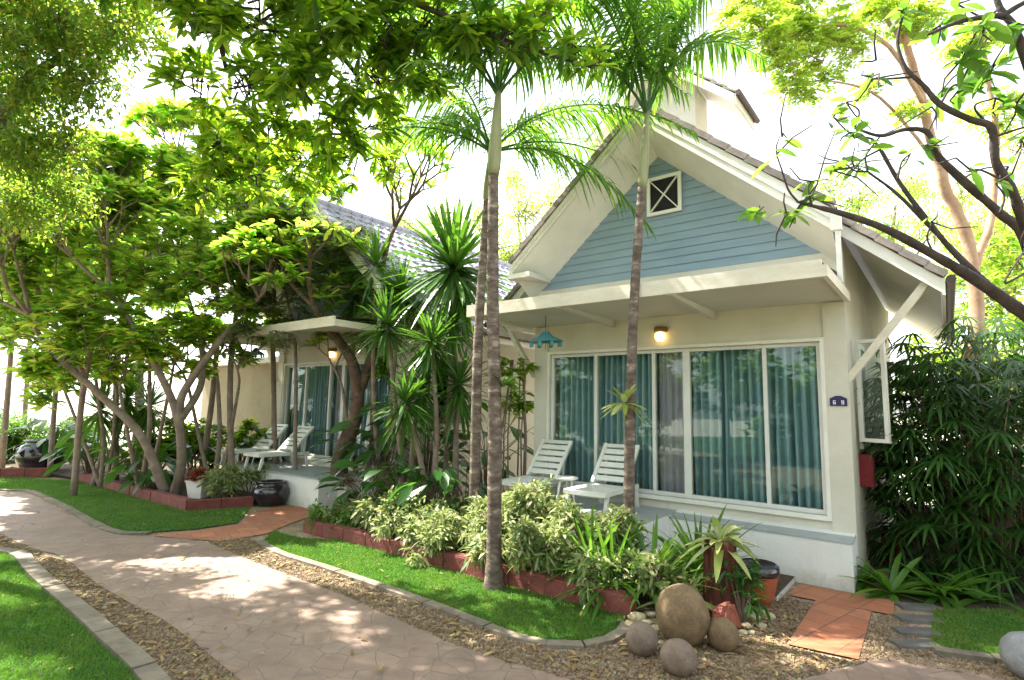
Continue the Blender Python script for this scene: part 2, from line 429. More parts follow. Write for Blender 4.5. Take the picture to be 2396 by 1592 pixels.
def leaves(mb, pos, dirs, L, Wd, tmpl, droop=0.0, rng=None, up=(0, 0, 1), tilt=.4):
    pos = np.asarray(pos, float); d = np.asarray(dirs, float); d = d / (np.linalg.norm(d, axis=1)[:, None] + 1e-9)
    n = len(pos)
    upv = np.tile(np.array(up, float), (n, 1)) + (rng.normal(size=(n, 3)) * tilt)
    sd = np.cross(d, upv); sd /= np.linalg.norm(sd, axis=1)[:, None] + 1e-9
    nm = np.cross(sd, d)
    L = np.broadcast_to(np.asarray(L, float), (n,)); Wd = np.broadcast_to(np.asarray(Wd, float), (n,))
    dr = np.broadcast_to(np.asarray(droop, float), (n,))
    tv, tq = tmpl
    V = (pos[:, None] + d[:, None] * (tv[None, :, 1:2] * L[:, None, None]) + sd[:, None] * (tv[None, :, 0:1] * Wd[:, None, None])
         + nm[:, None] * (tv[None, :, 2:3] * Wd[:, None, None]))
    V[:, :, 2] -= dr[:, None] * L[:, None] * tv[None, :, 1] ** 2
    k = len(tv)
    Q = tq[None] + (np.arange(n) * k)[:, None, None]
    mb.add(V.reshape(-1, 3), Q.reshape(-1, 4))
def sph(rng, n):
    v = rng.normal(size=(n, 3)); return v / np.linalg.norm(v, axis=1)[:, None]
def spline(pts, k=6):
    pts = [np.array(p, float) for p in pts]
    if len(pts) < 3:
        return [pts[0] + (pts[-1] - pts[0]) * t for t in np.linspace(0, 1, k)]
    P_ = [2 * pts[0] - pts[1]] + pts + [2 * pts[-1] - pts[-2]]
    out = []
    for i in range(1, len(P_) - 2):
        p0, p1, p2, p3 = P_[i - 1:i + 3]
        for t in np.linspace(0, 1, k, endpoint=False):
            out.append(.5 * ((2 * p1) + (-p0 + p2) * t + (2 * p0 - 5 * p1 + 4 * p2 - p3) * t * t + (-p0 + 3 * p1 - 3 * p2 + p3) * t ** 3))
    out.append(pts[-1]); return out

def foliage(mb, tb, rng, clumps, per, kind, sc=1.0):
    """leaf whorls on twigs spread through the volume of each clump (x, y, z, r)"""
    for (cx, cy, cz, r) in clumps:
        n = max(6, int(per * r ** 2.2))
        p = sph(rng, n) * (rng.random(n) ** .45)[:, None] * r
        p[:, 2] *= .75
        # uneven outline: pull subclusters together
        kc = max(4, int(n / 16)); cc = sph(rng, kc) * (rng.random(kc) ** .4)[:, None] * r * 1.12; cc[:, 2] *= .8
        idx = rng.integers(0, kc, n); mixf = .25 + rng.random(n)[:, None] * .72
        p = p * (1 - mixf) + (cc[idx] + rng.normal(size=(n, 3)) * r * .11) * mixf
        out = p / (np.linalg.norm(p, axis=1)[:, None] + 1e-6)
        pos = p + np.array((cx, cy, cz))
        if kind == 'whorl':            # 7 glossy oval leaves round a twig tip
            k = 7
            a = rng.random((n, k)) * 6.28; tl = rng.normal(size=(n, k)) * .35
            base = out * .5 + np.array((0, 0, .1))
            dd = np.stack([np.cos(a), np.sin(a), tl], -1) + base[:, None]
            leaves(mb, np.repeat(pos, k, 0) , dd.reshape(-1, 3), rng.uniform(.13, .25, n * k) * sc, rng.uniform(.045, .075, n * k) * sc, T_MD, .25, rng)
        elif kind == 'fine':
            k = 9
            dd = sph(rng, n * k) + np.repeat(out, k, 0) * .3 - np.array((0, 0, .2))
            off = rng.normal(size=(n * k, 3)) * .11
            leaves(mb, np.repeat(pos, k, 0) + off, dd, rng.uniform(.07, .14, n * k) * sc, rng.uniform(.03, .055, n * k) * sc, T_LO, .2, rng, tilt=.8)
        elif kind == 'feather':        # fine pinnate sprays
            k = 16
            sp = sph(rng, n); sp[:, 2] = sp[:, 2] * .3 - .15
            tt = np.tile(np.linspace(0, 1, k), n)
            base = np.repeat(pos, k, 0) + np.repeat(sp, k, 0) * tt[:, None] * .36
            base[:, 2] -= tt ** 2 * .08
            sd = np.cross(sp, (0, 0, 1)); sd /= np.linalg.norm(sd, axis=1)[:, None]
            sg = np.tile(np.where(np.arange(k) % 2, 1., -1.), n)
            dd = np.repeat(sd, k, 0) * sg[:, None] + np.repeat(sp, k, 0) * .4 + rng.normal(size=(n * k, 3)) * .15
            leaves(mb, base, dd, rng.uniform(.07, .12, n * k) * sc, .042 * sc, T_LO, .1, rng, tilt=.3)
        elif kind == 'shrub':
            k = 6
            dd = sph(rng, n * k) * .9 + np.repeat(out, k, 0) * .7 + np.array((0, 0, .15))
            leaves(mb, np.repeat(pos, k, 0) + rng.normal(size=(n * k, 3)) * .035, dd, rng.uniform(.07, .17, n * k), rng.uniform(.024, .048, n * k), T_MD, .35, rng, tilt=.7)
        if tb is not None:
            m = min(n, int(6 + 10 * r))
            for i in rng.choice(n, m, replace=False):
                c = np.array((cx, cy, cz)) + rng.normal(size=3) * r * .15; q = pos[i]
                mid = (c + q) / 2 + rng.normal(size=3) * r * .08
                tb.tube([c, mid, q], [.012 * r + .006, .008 + .004 * r, .003], 5, False)

def tree(name, label, base, paths, clumps, per, kind, lm, bm, group=None, seed=1, cat='tree', sc=1.0):
    """paths: list of (points, r0, r1) for trunk and limbs; clumps get twigs of their own"""
    rng = np.random.default_rng(seed)
    root = thing(name, label, cat, base, 0, group)
    inv = np.array(base, float)
    tb, cb = MB(), MB()
    for pts, r0, r1 in paths:
        sp = spline(pts, 6); m = len(sp)
        sp = [p + rng.normal(size=3) * r1 * .25 * (0 < i < m - 1) for i, p in enumerate(sp)]
        tb.tube([p - inv for p in sp], list(np.linspace(r0, r1, m)), 10)
    foliage(cb, tb, rng, [(c[0] - inv[0], c[1] - inv[1], c[2] - inv[2], c[3]) for c in clumps], per, kind, sc)
    tb.build('trunk', bm, root, True)
    cb.build('crown', lm, root)
    return root

# ================================================================== SETTING
gb = MB(); gb.add([(-400, -60, -.012), (400, -60, -.012), (400, 700, -.012), (-400, 700, -.012)], [(0, 1, 2, 3)])
gb.build('ground', M['far'], kind='structure')
MB().poly([(-30, -25), (30, -25), (30, -3.02), (-30, -3.02)], .0).build('lawn', M['turf'], kind='structure')
gv = MB().poly([(-16, -3), (9, -3), (9, 30), (-5, 30), (-19, 24), (-22, 14)], -.004)
gv.build('gravel_bed', M['gravel'], kind='structure')

def gp(lst, z=0.0): return [G(x, y)[:2] + (z,) for x, y in lst]
path_poly = gp([(-260, 1140), (0, 1152), (61, 1157), (128, 1187), (214, 1236), (276, 1253), (357, 1257), (440, 1262), (485, 1272), (576, 1307),
                (690, 1352), (800, 1392), (927, 1449), (1055, 1506), (1198, 1552), (1330, 1590), (1500, 1640), (1800, 1720), (1300, 2200), (700, 1760),
                (561, 1592), (459, 1508), (383, 1452), (306, 1414), (230, 1370), (168, 1319), (128, 1296), (41, 1282), (0, 1243), (-320, 1200)])
MB().poly(path_poly, .006).build('path', M['path'], kind='structure')
pave2 = gp([(1780, 1640), (1880, 1590), (2000, 1562), (2060, 1540), (2140, 1540), (2396, 1600), (2700, 1680), (2300, 1900), (1700, 1800)])
MB().poly(pave2, .006).build('pavement', M['path'], kind='structure')
br_poly = gp([(357, 1255), (459, 1244), (560, 1229), (596, 1200), (640, 1188), (800, 1184), (840, 1190), (735, 1207), (680, 1226), (625, 1250), (520, 1268), (440, 1263)])
MB().poly(br_poly, .010).build('brick_paving', M['pave'], kind='structure')
t1 = gp([(1841, 1394), (1874, 1369), (2093, 1409), (2091, 1442)])
t2 = gp([(1909, 1408), (1841, 1511), (2009, 1547), (2040, 1434)])
MB().poly(t1, .012).build('tile_paving', M['pave'], kind='structure')
MB().poly(t2, .016).build('tile_paving', M['pave'], kind='structure')

lawn_main = [(617, 1268), (640, 1246), (700, 1262), (800, 1268), (1126, 1360), (1463, 1447), (1458, 1460), (1438, 1481), (1387, 1504), (1310, 1506),
             (1244, 1499), (1177, 1476), (1004, 1409), (800, 1338), (663, 1294)]
lawn_nb = [(-200, 1100), (-60, 1113), (180, 1127), (434, 1199), (585, 1190), (556, 1225), (459, 1240), (357, 1247), (286, 1245), (230, 1224), (153, 1182), (76, 1150), (0, 1147), (-240, 1137)]
lawn_near = [(0, 1297), (31, 1309), (61, 1350), (168, 1447), (230, 1508), (306, 1580), (400, 1700), (-400, 1700), (-500, 1290)]
lawn_right = [(2185, 1432), (2330, 1430), (2560, 1450), (2560, 1590), (2396, 1552), (2178, 1520)]
LAWNS = [lawn_main, lawn_nb, lawn_near, lawn_right]
lb = MB()
for L_ in LAWNS: lb.poly(gp(L_), .012)
lb.build('lawn', M['turf'], kind='structure')

def inpoly(pts, poly):
    x, y = pts[:, 0], pts[:, 1]; ins = np.zeros(len(pts), bool); j = len(poly) - 1
    for i in range(len(poly)):
        xi, yi = poly[i][:2]; xj, yj = poly[j][:2]
        c = ((yi > y) != (yj > y)) & (x < (xj - xi) * (y - yi) / (yj - yi + 1e-12) + xi)
        ins ^= c; j = i
    return ins
def sample(poly, dens, rng, cap=200000):
    a = np.array([p[:2] for p in poly]); lo, hi = a.min(0), a.max(0)
    n = int(min(cap, dens * np.prod(hi - lo))); p = lo + rng.random((n, 2)) * (hi - lo)
    return p[inpoly(p, poly)]
rng = np.random.default_rng(5)
gbm = MB()
for L_, dens, h in ((lawn_main, 9000, .05), (lawn_nb, 2600, .06), (lawn_near, 7000, .06), (lawn_right, 8000, .05)):
    p = sample(gp(L_), dens, rng)
    vis = p[:, 1] > 1.5
    p = p[vis]; n = len(p)
    d = np.stack([rng.normal(size=n) * .45, rng.normal(size=n) * .45, np.ones(n)], -1)
    leaves(gbm, np.c_[p, np.full(n, .010)], d, rng.uniform(.45, 1.5, n) * h, .0045 * (1 + .06 * p[:, 1]), T_ST, 0.35, rng, up=(0, -1, .3), tilt=.9)
gbm.build('grass', M['grass'], kind='stuff')

# pebbles on the gravel strips
pb = MB()
gs1 = gp([(485, 1268), (600, 1256), (655, 1300), (800, 1352), (1004, 1424), (1177, 1492), (1310, 1524), (1440, 1510), (1500, 1470), (1800, 1420), (1850, 1500),
          (1840, 1620), (1500, 1640), (1330, 1592), (1198, 1554), (1055, 1508), (927, 1451), (800, 1394), (576, 1309)])
gs2 = gp([(0, 1284), (41, 1300), (117, 1366), (255, 1489), (388, 1592), (520, 1700), (700, 1760), (561, 1594), (459, 1510), (383, 1454), (306, 1416), (230, 1372), (168, 1321), (100, 1296), (0, 1250)])
gs3 = gp([(1990, 1560), (2050, 1440), (2110, 1440), (2180, 1530), (2396, 1560), (2396, 1600), (2060, 1545)])
gs4 = gp([(1700, 1440), (1840, 1398), (1900, 1415), (1840, 1512), (2000, 1552), (1880, 1592), (1700, 1560)])
cube = np.array([(x, y, z) for z in (-1, 1) for y in (-1, 1) for x in (-1, 1)], float) * .5
cube[4:, :2] *= .6
cq = np.array([(0, 2, 3, 1), (4, 5, 7, 6), (0, 1, 5, 4), (2, 6, 7, 3), (0, 4, 6, 2), (1, 3, 7, 5)])
for poly_, dens in ((gs1, 2900), (gs2, 3000), (gs3, 2600), (gs4, 2600)):
    p = sample(poly_, dens, rng); n = len(p)
    s = rng.lognormal(-4.1, .35, n); s = np.clip(s, .009, .035)
    a = rng.random(n) * 6.28
    v = cube[None] * np.stack([s * rng.uniform(.8, 1.6, n), s, s * .55], -1)[:, None]
    v += rng.normal(size=v.shape) * s[:, None, None] * .08
    x = v[..., 0] * np.cos(a)[:, None] - v[..., 1] * np.sin(a)[:, None]; y = v[..., 0] * np.sin(a)[:, None] + v[..., 1] * np.cos(a)[:, None]
    V = np.stack([x + p[:, :1], y + p[:, 1:], v[..., 2] + .004], -1)
    pb.add(V.reshape(-1, 3), (cq[None] + (np.arange(n) * 8)[:, None, None]).reshape(-1, 4))
pb.build('gravel', M['pebble'], kind='stuff')
# fallen leaves
fl = MB()
for poly_, dens in ((gs2, 140), (gs1, 80), (gs4, 90), (path_poly, 4.0), (gp(lawn_near), 7), (gp(lawn_main), 9), (gp(lawn_nb), 5), (br_poly, 6)):
    p = sample(poly_, dens, rng); n = len(p)
    a = rng.random(n) * 6.28
    leaves(fl, np.c_[p, np.full(n, .03)], np.stack([np.cos(a), np.sin(a), rng.normal(size=n) * .15], -1), rng.uniform(.05, .12, n), rng.uniform(.02, .04, n), T_MD, .1, rng, tilt=.25)
fl.build('fallen_leaves', leafmat('dry_leaf', [(.22, .13, .05), (.34, .24, .10), (.15, .08, .03), (.40, .34, .12)], .2, [(.5, .35, .1)], .7), kind='stuff')

def kerb_line(pix, width, side, hgt=.055, step=.48, name='kerb'):
    pts = spline([np.array(G(x, y)) for x, y in pix], 8)
    pts = np.array(pts)[:, :2]
    seg = np.r_[0, np.cumsum(np.linalg.norm(np.diff(pts, axis=0), axis=1))]
    tot = seg[-1]; mb = MB(); r = random.Random(3)
    def at(s): return np.array([np.interp(s, seg, pts[:, 0]), np.interp(s, seg, pts[:, 1])])
    s = 0
    while s < tot - .1:
        e = min(tot, s + step * r.uniform(.85, 1.2)); g = .008
        k = 4; ss = np.linspace(s + g, e - g, k)
        inner = [at(x) for x in ss]; outer = []
        for x in ss:
            t = at(x + .01) - at(x - .01); t /= np.linalg.norm(t); nrm = np.array((-t[1], t[0])) * side
            outer.append(at(x) + nrm * width * r.uniform(.97, 1.03))
        h = hgt * r.uniform(.9, 1.12)
        for i in range(k - 1):
            a, b, c, d = inner[i], inner[i + 1], outer[i + 1], outer[i]
            if side < 0: a, b, c, d = d, c, b, a
            bt = [(*a, -.03), (*b, -.03), (*c, -.03), (*d, -.03)]
            ca = (a + b + c + d) / 4
            tp = [(*(ca + (p - ca) * .985), h) for p in (a, b, c, d)]
            mb.hexa(bt + tp)
        s = e
    o = mb.build(name, M['kerb'], kind='structure')
    return o
kerb_line([(600, 1262), (617, 1268), (663, 1295), (800, 1339), (1004, 1410), (1177, 1477), (1244, 1500), (1310, 1507), (1387, 1505), (1438, 1483), (1456, 1460)], .12, -1, .035, .85)
kerb_line([(-60, 1293), (0, 1297), (31, 1308), (61, 1349), (168, 1446), (230, 1507), (306, 1579), (400, 1700)], .17, 1, .05, .95)
kerb_line([(-240, 1137), (0, 1147), (76, 1150), (153, 1182), (230, 1224), (286, 1245), (357, 1248)], .14, -1, .03)
kerb_line([(2178, 1522), (2396, 1554), (2560, 1592)], .12, -1, .05)

# garden beds of soil behind the block edging
def bed(pts, h, label, endpts=None, group='red block garden edgings', blk=.55, soil=True):
    """a line of red blocks and the soil behind it"""
    root = thing('garden_edging', label, 'garden edging', (pts[0][0], pts[0][1], 0), 0, group)
    o = np.array((pts[0][0], pts[0][1])); mb = MB(); r = random.Random(7)
    for a, b in zip(pts[:-1], pts[1:]):
        a = np.array(a[:2]) - o; b = np.array(b[:2]) - o; d = b - a; Ln = np.linalg.norm(d); d /= Ln; nn = np.array((-d[1], d[0]))
        k = max(1, round(Ln / blk)); st = Ln / k
        for i in range(k):
            p, q = a + d * (i * st + .005), a + d * ((i + 1) * st - .005); hh = h * r.uniform(.96, 1.04); jt = r.uniform(-.008, .008)
            w = .15
            p = p + nn * jt; q = q + nn * jt
            bt = [(*p, -.05), (*q, -.05), (*(q + nn * w), -.05), (*(p + nn * w), -.05)]
            c = (p + q + nn * w) / 2
            md = [(x, y, hh - .02) for x, y, _ in bt]
            tp = [(c[0] + (x - c[0]) * .975, c[1] + (y - c[1]) * .93, hh) for x, y, _ in bt]
            mb.hexa(bt + md); mb.hexa(md + tp)
    mb.build('block_course', M['brick'], root)
    return root
e_left = HU(7.75, -3.05); e_right = HU(1.62, -2.95)
bed([HU(7.45, -1.3), HU(7.85, -2.95), HU(4.6, -3.06), HU(1.70, -2.94)][::-1][:3][::-1] if False else [HU(7.70, -3.08), HU(1.70, -2.93)], .22, 'long straight red block edging between the lawn strip and the variegated shrubs')
bed([HU(7.50, -1.5), HU(7.72, -2.90)], .22, 'short red block edging turning in beside the neighbouring brick path', )
nbc = G(434, 1197); nbr = G(592, 1186); nbl = G(182, 1127)
bed([nbl, nbc], .22, 'red block edging on the left running from the dark jar to the white pot')
bed([(nbc[0] + .02, nbc[1] + .02, 0), nbr], .20, 'short dark red block edging between the white pot and the round dark jar', )
fl0, fl1 = G(-120, 1122), G(112, 1118)
bed([fl0, fl1], .26, 'far left red block planter wall under the big dark jar')
MB().poly([HU(7.7, -2.95), HU(1.65, -2.82), HU(1.0, -2.2), HU(.66, -1.35), HU(.66, -.2), HU(7.0, -.2), HU(9.1, -1.0), HU(7.9, -1.3)], .07).build('soil', M['soil'], kind='structure')
MB().poly([nbl, nbc, nbr, HU(10.3, -1.9), HU(10.6, -1.0), HU(13.2, -.5), HU(18, -.5), HU(24, -2), HU(22, -4.6)], .07).build('soil', M['soil'], kind='structure')
MB().poly([HU(-.3, -.1), HU(-.5, -.35), HU(-1.0, -.1), HU(-4, -.4), HU(-7, 2), HU(-4, 9), HU(0, 8)], .004).build('soil', M['soil'], kind='structure')

# ================================================================== HOUSES
RZ = -(math.pi / 2 - TH)            # local x = to the right along the front, local y = into the house
SL = math.tan(math.radians(41.0))
PEAK_U, ROOF_PEAK = 2.56, 7.03      # ridge position and height of the roof's top surface

def roof_slope(mb, rx, side, ridge_z, length, v0, v1, slope, tw=.30, course=.34, th=.035, seed=0):
    """stepped tile courses from the ridge down; side=+1 falls towards +x"""
    r = random.Random(seed)
    nc = int(round(length / course)); cs = math.cos(math.atan(slope)); sn = math.sin(math.atan(slope))
    for i in range(nc):
        s0 = i * course - .05; s1 = (i + 1) * course
        n_t = int(round((v1 - v0) / tw))
        off = (i % 2) * .5
        for j in range(-1, n_t + 1):
            a = v0 + (j + off) * tw; b = a + tw - .012
            a = max(a, v0); b = min(b, v1)
            if b - a < .02: continue
            lift0 = .010 + r.uniform(0, .004); lift1 = .045 + r.uniform(0, .008)
            pts = []
            for lo in (0, 1):
                for (s, vv, lf) in ((s0, a, lift0), (s1, a, lift1), (s1, b, lift1), (s0, b, lift0)):
                    off_n = lf - (th if lo == 0 else 0)
                    pts.append((rx + side * (s * cs + off_n * sn), vv, ridge_z - s * sn + off_n * cs))
            if side > 0: pass
            else: pts = [pts[k] for k in (0, 3, 2, 1, 4, 7, 6, 5)]
            mb.hexa(pts)
            # raised roll of the tile
            mm = (a + b) / 2
            if b - a > .2:
                rr = .05
                q = [(rx + side * (s * cs + (lf + h) * sn), vv, ridge_z - s * sn + (lf + h) * cs)
                     for (s, lf) in ((s0, lift0), (s1, lift1)) for (vv, h) in ((mm - rr, 0), (mm - rr * .5, .022), (mm + rr * .5, .022), (mm + rr, 0))]
                mb.add(q, [(0, 4, 5, 1), (1, 5, 6, 2), (2, 6, 7, 3)] if side < 0 else [(0, 1, 5, 4), (1, 2, 6, 5), (2, 3, 7, 6)])

def make_house(name, label, ou, ov, tilem, is_main):
    root = thing(name, label, 'house', HU(ou, ov), RZ)
    def U(u): return -u
    WW, DEP = 5.08, 7.5                     # wall width, depth
    GT, GB, GL, GR = 3.162, .837, 4.76, .30
    SZ = 4.37                               # underside of gable siding
    ex = PEAK_U * 2 + 0
    # ---- walls (front with the door opening, sides, back)
    w = MB()
    w.box(U(GR), 0, 0, .18, .62, SZ)                           # right of the doors
    w.box(U(WW), U(GL), 0, .18, .62, SZ)
    w.box(U(GL), U(GR), 0, .18, GT, SZ)
    w.box(U(GL), U(GR), 0, .18, .62, GB)
    # side walls up to the slope
    zt = ROOF_PEAK - PEAK_U * SL - .16
    w.box(-.16, 0, .18, 1.0, 0, zt); w.box(-.16, 0, 1.9, DEP, 0, zt)
    w.box(-.16, 0, 1.0, 1.9, 0, 1.75); w.box(-.16, 0, 1.0, 1.9, 3.25, zt)
    w.box(U(WW), U(WW) + .16, .18, DEP, 0, zt)
    w.box(U(WW), 0, DEP, DEP + .16, 0, zt)
    w.build('wall', M['cream'], root)
    MB().box(U(WW) - .003, U(WW) + .27, -.06, -.001, .62, 3.68).build('pilaster', M['cream'], root)
    MB().box(-.25, .02, -.035, -.001, .62, 3.68).build('pilaster', M['cream'], root)
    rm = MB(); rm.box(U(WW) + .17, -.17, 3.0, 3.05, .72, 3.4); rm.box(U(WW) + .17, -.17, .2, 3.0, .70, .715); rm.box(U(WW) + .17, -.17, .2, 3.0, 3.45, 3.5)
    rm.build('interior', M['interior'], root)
    # ---- plinth and porch deck
    p = MB()
    DS = 2.35 if is_main else .9
    p.hexa([(U(DS), -.34, 0), (.0, -.34, 0), (.0, .17, 0), (U(DS), .17, 0), (U(DS), -.34, .575), (.0, -.34, .575), (.0, .17, .70), (U(DS), .17, .70)])
    p.box(U(WW), U(DS) - .001, -1.30, .17, 0, .615)
    p.box(U(WW), U(DS) - .001, .001, .17, .615, .72)
    p.build('plinth', M['plinth'], root)
    d = MB()
    d.hexa([(U(DS), -.352, .576), (.012, -.352, .576), (.012, -.004, .62), (U(DS), -.004, .62), (U(DS), -.352, .60), (.012, -.352, .60), (.012, -.004, .645), (U(DS), -.004, .645)])
    d.box(U(WW) - .02, U(DS) - .003, -1.33, -.004, .615, .645)
    d.build('deck', M['deck'], root)
    if is_main:
        MB().hexa([(U(4.5), -1.30, -.02), (U(.66), -1.30, -.02), (U(.66), -.345, -.02), (U(4.5), -.345, -.02), (U(4.5), -1.30, .05), (U(.66), -1.30, .05), (U(.66), -.345, .06), (U(4.5), -.345, .06)]).build('apron', M['plinth'], root)
    else:
        MB().box(U(12.0), U(WW) - .002, .9, 5.0, 0, 3.35).build('side_wing', M['tanwall'], root)
        MB().box(U(12.3), U(WW) - .002, .5, 5.2, 3.352, 3.52).build('wing_roof', M['white'], root)
    # ---- sliding doors
    def door(u0, u1, bars, curt, cm, label_=None):
        f = MB(); fw = .055
        f.box(U(u1), U(u0), .03, .10, GT - fw, GT); f.box(U(u1), U(u0), .03, .10, GB, GB + fw * 1.1)
        for b in bars: f.box(U(b) - fw / 2, U(b) + fw / 2, .028, .102, GB + fw * 1.1, GT - fw)
        f.box(U(u1) - .0, U(u1) + fw, .026, .104, GB, GT); f.box(U(u0) - fw, U(u0), .026, .104, GB, GT)
        fo = f.build('sliding_door', M['frame'], root)
        g = MB(); g.add([(U(u1) + .03, .07, GB + .03), (U(u0) - .03, .07, GB + .03), (U(u0) - .03, .07, GT - .03), (U(u1) + .03, .07, GT - .03)], [(0, 1, 2, 3)])
        g.build('pane', M['glass'], fo)
        c = MB()
        rr = np.random.default_rng(int(u0 * 100) + 3)
        for (a, b) in curt:
            n = int((b - a) / .010); us = np.linspace(a, b, n)
            ph = np.cumsum(rr.uniform(.35, .70, n)); dep = .19 + .20 * (.5 - .5 * np.cos(ph)) ** 2.2 * (1 + .3 * np.sin(ph * .37))
            zs = np.linspace(GB - .05, GT - .02, 6)
            V = [(U(uu) + .006 * math.sin(z * 2 + uu * 9), dd + .01 * math.sin(z * 3 + uu * 20), z) for z in zs for uu, dd in zip(us, dep)]
            q = [(i * n + j, i * n + j + 1, (i + 1) * n + j + 1, (i + 1) * n + j) for i in range(5) for j in range(n - 1)]
            c.add(V, q)
        c.build('curtain', cm, fo, True)
        return fo
    door(2.19, GL, (3.82, 2.74), ((2.78, 4.74),), M['curtain'])
    door(GR, 2.19, (1.03,), ((.32, 2.16),), M['curtain'])
    c = MB(); rr = np.random.default_rng(4); us = np.linspace(2.22, 2.72, 60); ph = np.cumsum(rr.uniform(.3, .6, 60))
    zs = (GB - .05, 2, GT - .02)
    c.add([(U(a), .22 + .04 * math.sin(b), z) for z in zs for a, b in zip(us, ph)], [(i * 60 + j, i * 60 + j + 1, (i + 1) * 60 + j + 1, (i + 1) * 60 + j) for i in range(2) for j in range(59)])
    c.build('curtain', M['sheer'], root, True, label='lilac grey curtain in the middle of the sliding doors')
    jb = MB(); jb.box(U(GR), U(GR) + .05, -.045, .03, GB - .06, GT + .05); jb.box(U(GL) - .05, U(GL), -.045, .03, GB - .06, GT + .05)
    jb.box(U(GL), U(GR), -.045, .03, GT, GT + .05); jb.box(U(GL) - .002, U(GR) + .002, -.07, .03, GB - .06, GB)
    jb.build('door_surround', M['white'], root)
    # ---- gable siding: overlapping boards
    s = MB(); bh = .135; y0 = -.105
    u_l, u_r = 4.92, .175
    half0 = (u_l - u_r) / 2; z = SZ; top = SZ + half0 * SL - .02
    vents = (2.20, 2.72, 5.40, 5.99)
    while z < top:
        z2 = min(z + bh, top)
        h1 = (top - z) / SL; h2 = max(.004, (top - z2) / SL)
        cx = U(PEAK_U)
        def board(xa0, xb0, xa1, xb1):
            s.hexa([(xa0, y0 - .020, z), (xb0, y0 - .020, z), (xb0, y0 + .03, z), (xa0, y0 + .03, z),
                    (xa1, y0 - .002, z2 + .002), (xb1, y0 - .002, z2 + .002), (xb1, y0 + .03, z2 + .002), (xa1, y0 + .03, z2 + .002)])
        board(cx - h1, cx + h1, cx - h2, cx + h2)
        z = z2
    s.build('gable_siding', M['siding'], root)
    # gable vent with crossed bars
    va, vb, z0, z1 = U(2.68), U(2.20), 5.43, 5.98
    v = MB(); yy = y0 - .03
    v.box(va, vb, yy - .012, yy, z0, z1); vo = v.build('gable_vent', M['dark'], root)
    f = MB(); fw = .055
    f.box(va - fw, vb + fw, yy - .04, yy - .0, z1, z1 + fw); f.box(va - fw, vb + fw, yy - .04, yy, z0 - fw, z0)
    f.box(va - fw, va, yy - .04, yy, z0, z1); f.box(vb, vb + fw, yy - .04, yy, z0, z1)
    f.bar((va, yy - .022, z0), (vb, yy - .022, z1), .018, .045, (0, 1, 0)) ; f.bar((va, yy - .025, z1), (vb, yy - .025, z0), .018, .045, (0, 1, 0))
    f.build('vent_frame', M['white'], vo)
    # band under the siding
    MB().box(U(WW + .02), .03, -.12, -.001, 3.74, SZ - .002).build('fascia_band', M['cream'], root)
    # ---- canopy over the porch
    q0 = -1.75
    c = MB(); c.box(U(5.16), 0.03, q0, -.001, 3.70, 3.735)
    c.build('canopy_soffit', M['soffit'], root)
    c = MB(); c.box(U(5.2), 0.032, q0 - .06, q0, 3.67, 3.865); c.box(.032, .085, q0 - .06, -.0, 3.67, 3.80); c.box(U(5.25), U(5.2) , q0 - .06, -.0, 3.67, 3.865)
    c.build('canopy_beam', M['creamtrim'], root)
    c = MB(); c.add([(U(5.2), q0, 3.84), (.03, q0, 3.84), (.03, -.14, 4.02), (U(5.2), -.14, 4.02)], [(0, 1, 2, 3)])
    c.build('canopy_roof', M['tile'], root)
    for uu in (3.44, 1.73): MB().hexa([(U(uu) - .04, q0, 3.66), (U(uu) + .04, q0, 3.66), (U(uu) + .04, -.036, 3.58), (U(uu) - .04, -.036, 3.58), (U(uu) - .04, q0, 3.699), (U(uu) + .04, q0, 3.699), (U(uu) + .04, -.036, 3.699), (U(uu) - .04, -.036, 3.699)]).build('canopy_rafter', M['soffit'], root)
    # ---- roof
    main_v0 = -.10; fr_v0 = -.77
    r = MB(); cx = U(PEAK_U); cs = math.cos(math.atan(SL))
    e_in = PEAK_U / cs
    eave = (PEAK_U + 1.08) / cs
    roof_slope(r, cx, 1, ROOF_PEAK, eave, main_v0, DEP + .4, SL, seed=2)
    roof_slope(r, cx, -1, ROOF_PEAK, eave, main_v0, DEP + .4, SL, seed=3)
    roof_slope(r, cx, 1, ROOF_PEAK, e_in + .02, fr_v0, main_v0, SL, seed=4)
    roof_slope(r, cx, -1, ROOF_PEAK, e_in + .02, fr_v0, main_v0, SL, seed=5)
    r.build('roof', tilem, root)
    # ridge and rake cap tiles
    k = MB()
    n = int((DEP + 1.0) / .33)
    for i in range(n):
        y = fr_v0 - .02 + i * .33
        k.tube([(cx, y, ROOF_PEAK + .015), (cx, y + .35, ROOF_PEAK + .035)], [.115, .10], 8)
    k.build('ridge_cap', tilem, root); rk = []
    for sd in (1, -1):
        k = MB(); s = .12; L = e_in
        while s < L:
            s2 = s + .36
            a = np.array((cx + sd * s * cs, fr_v0 + .02, ROOF_PEAK - s * cs * SL + .03)); bq = np.array((cx + sd * min(s2, L + .06) * cs, fr_v0 + .02, ROOF_PEAK - min(s2, L + .06) * cs * SL + .055))
            k.bar(a, bq, .15, .085, (0, 0, 1)); s = s2 - .03
        rk.append(k); k = MB()
        s = e_in - .1
        while s < eave:
            s2 = min(s + .36, eave + .04)
            a = np.array((cx + sd * s * cs, main_v0 + .02, ROOF_PEAK - s * cs * SL + .03)); bq = np.array((cx + sd * s2 * cs, main_v0 + .02, ROOF_PEAK - s2 * cs * SL + .055))
            k.bar(a, bq, .15, .085, (0, 0, 1)); s = s2 - .03
            if s2 >= eave + .04: break
        rk.append(k)
    for k in rk: k.build('rake_cap', tilem, root)
    # soffit sheets
    s = MB()
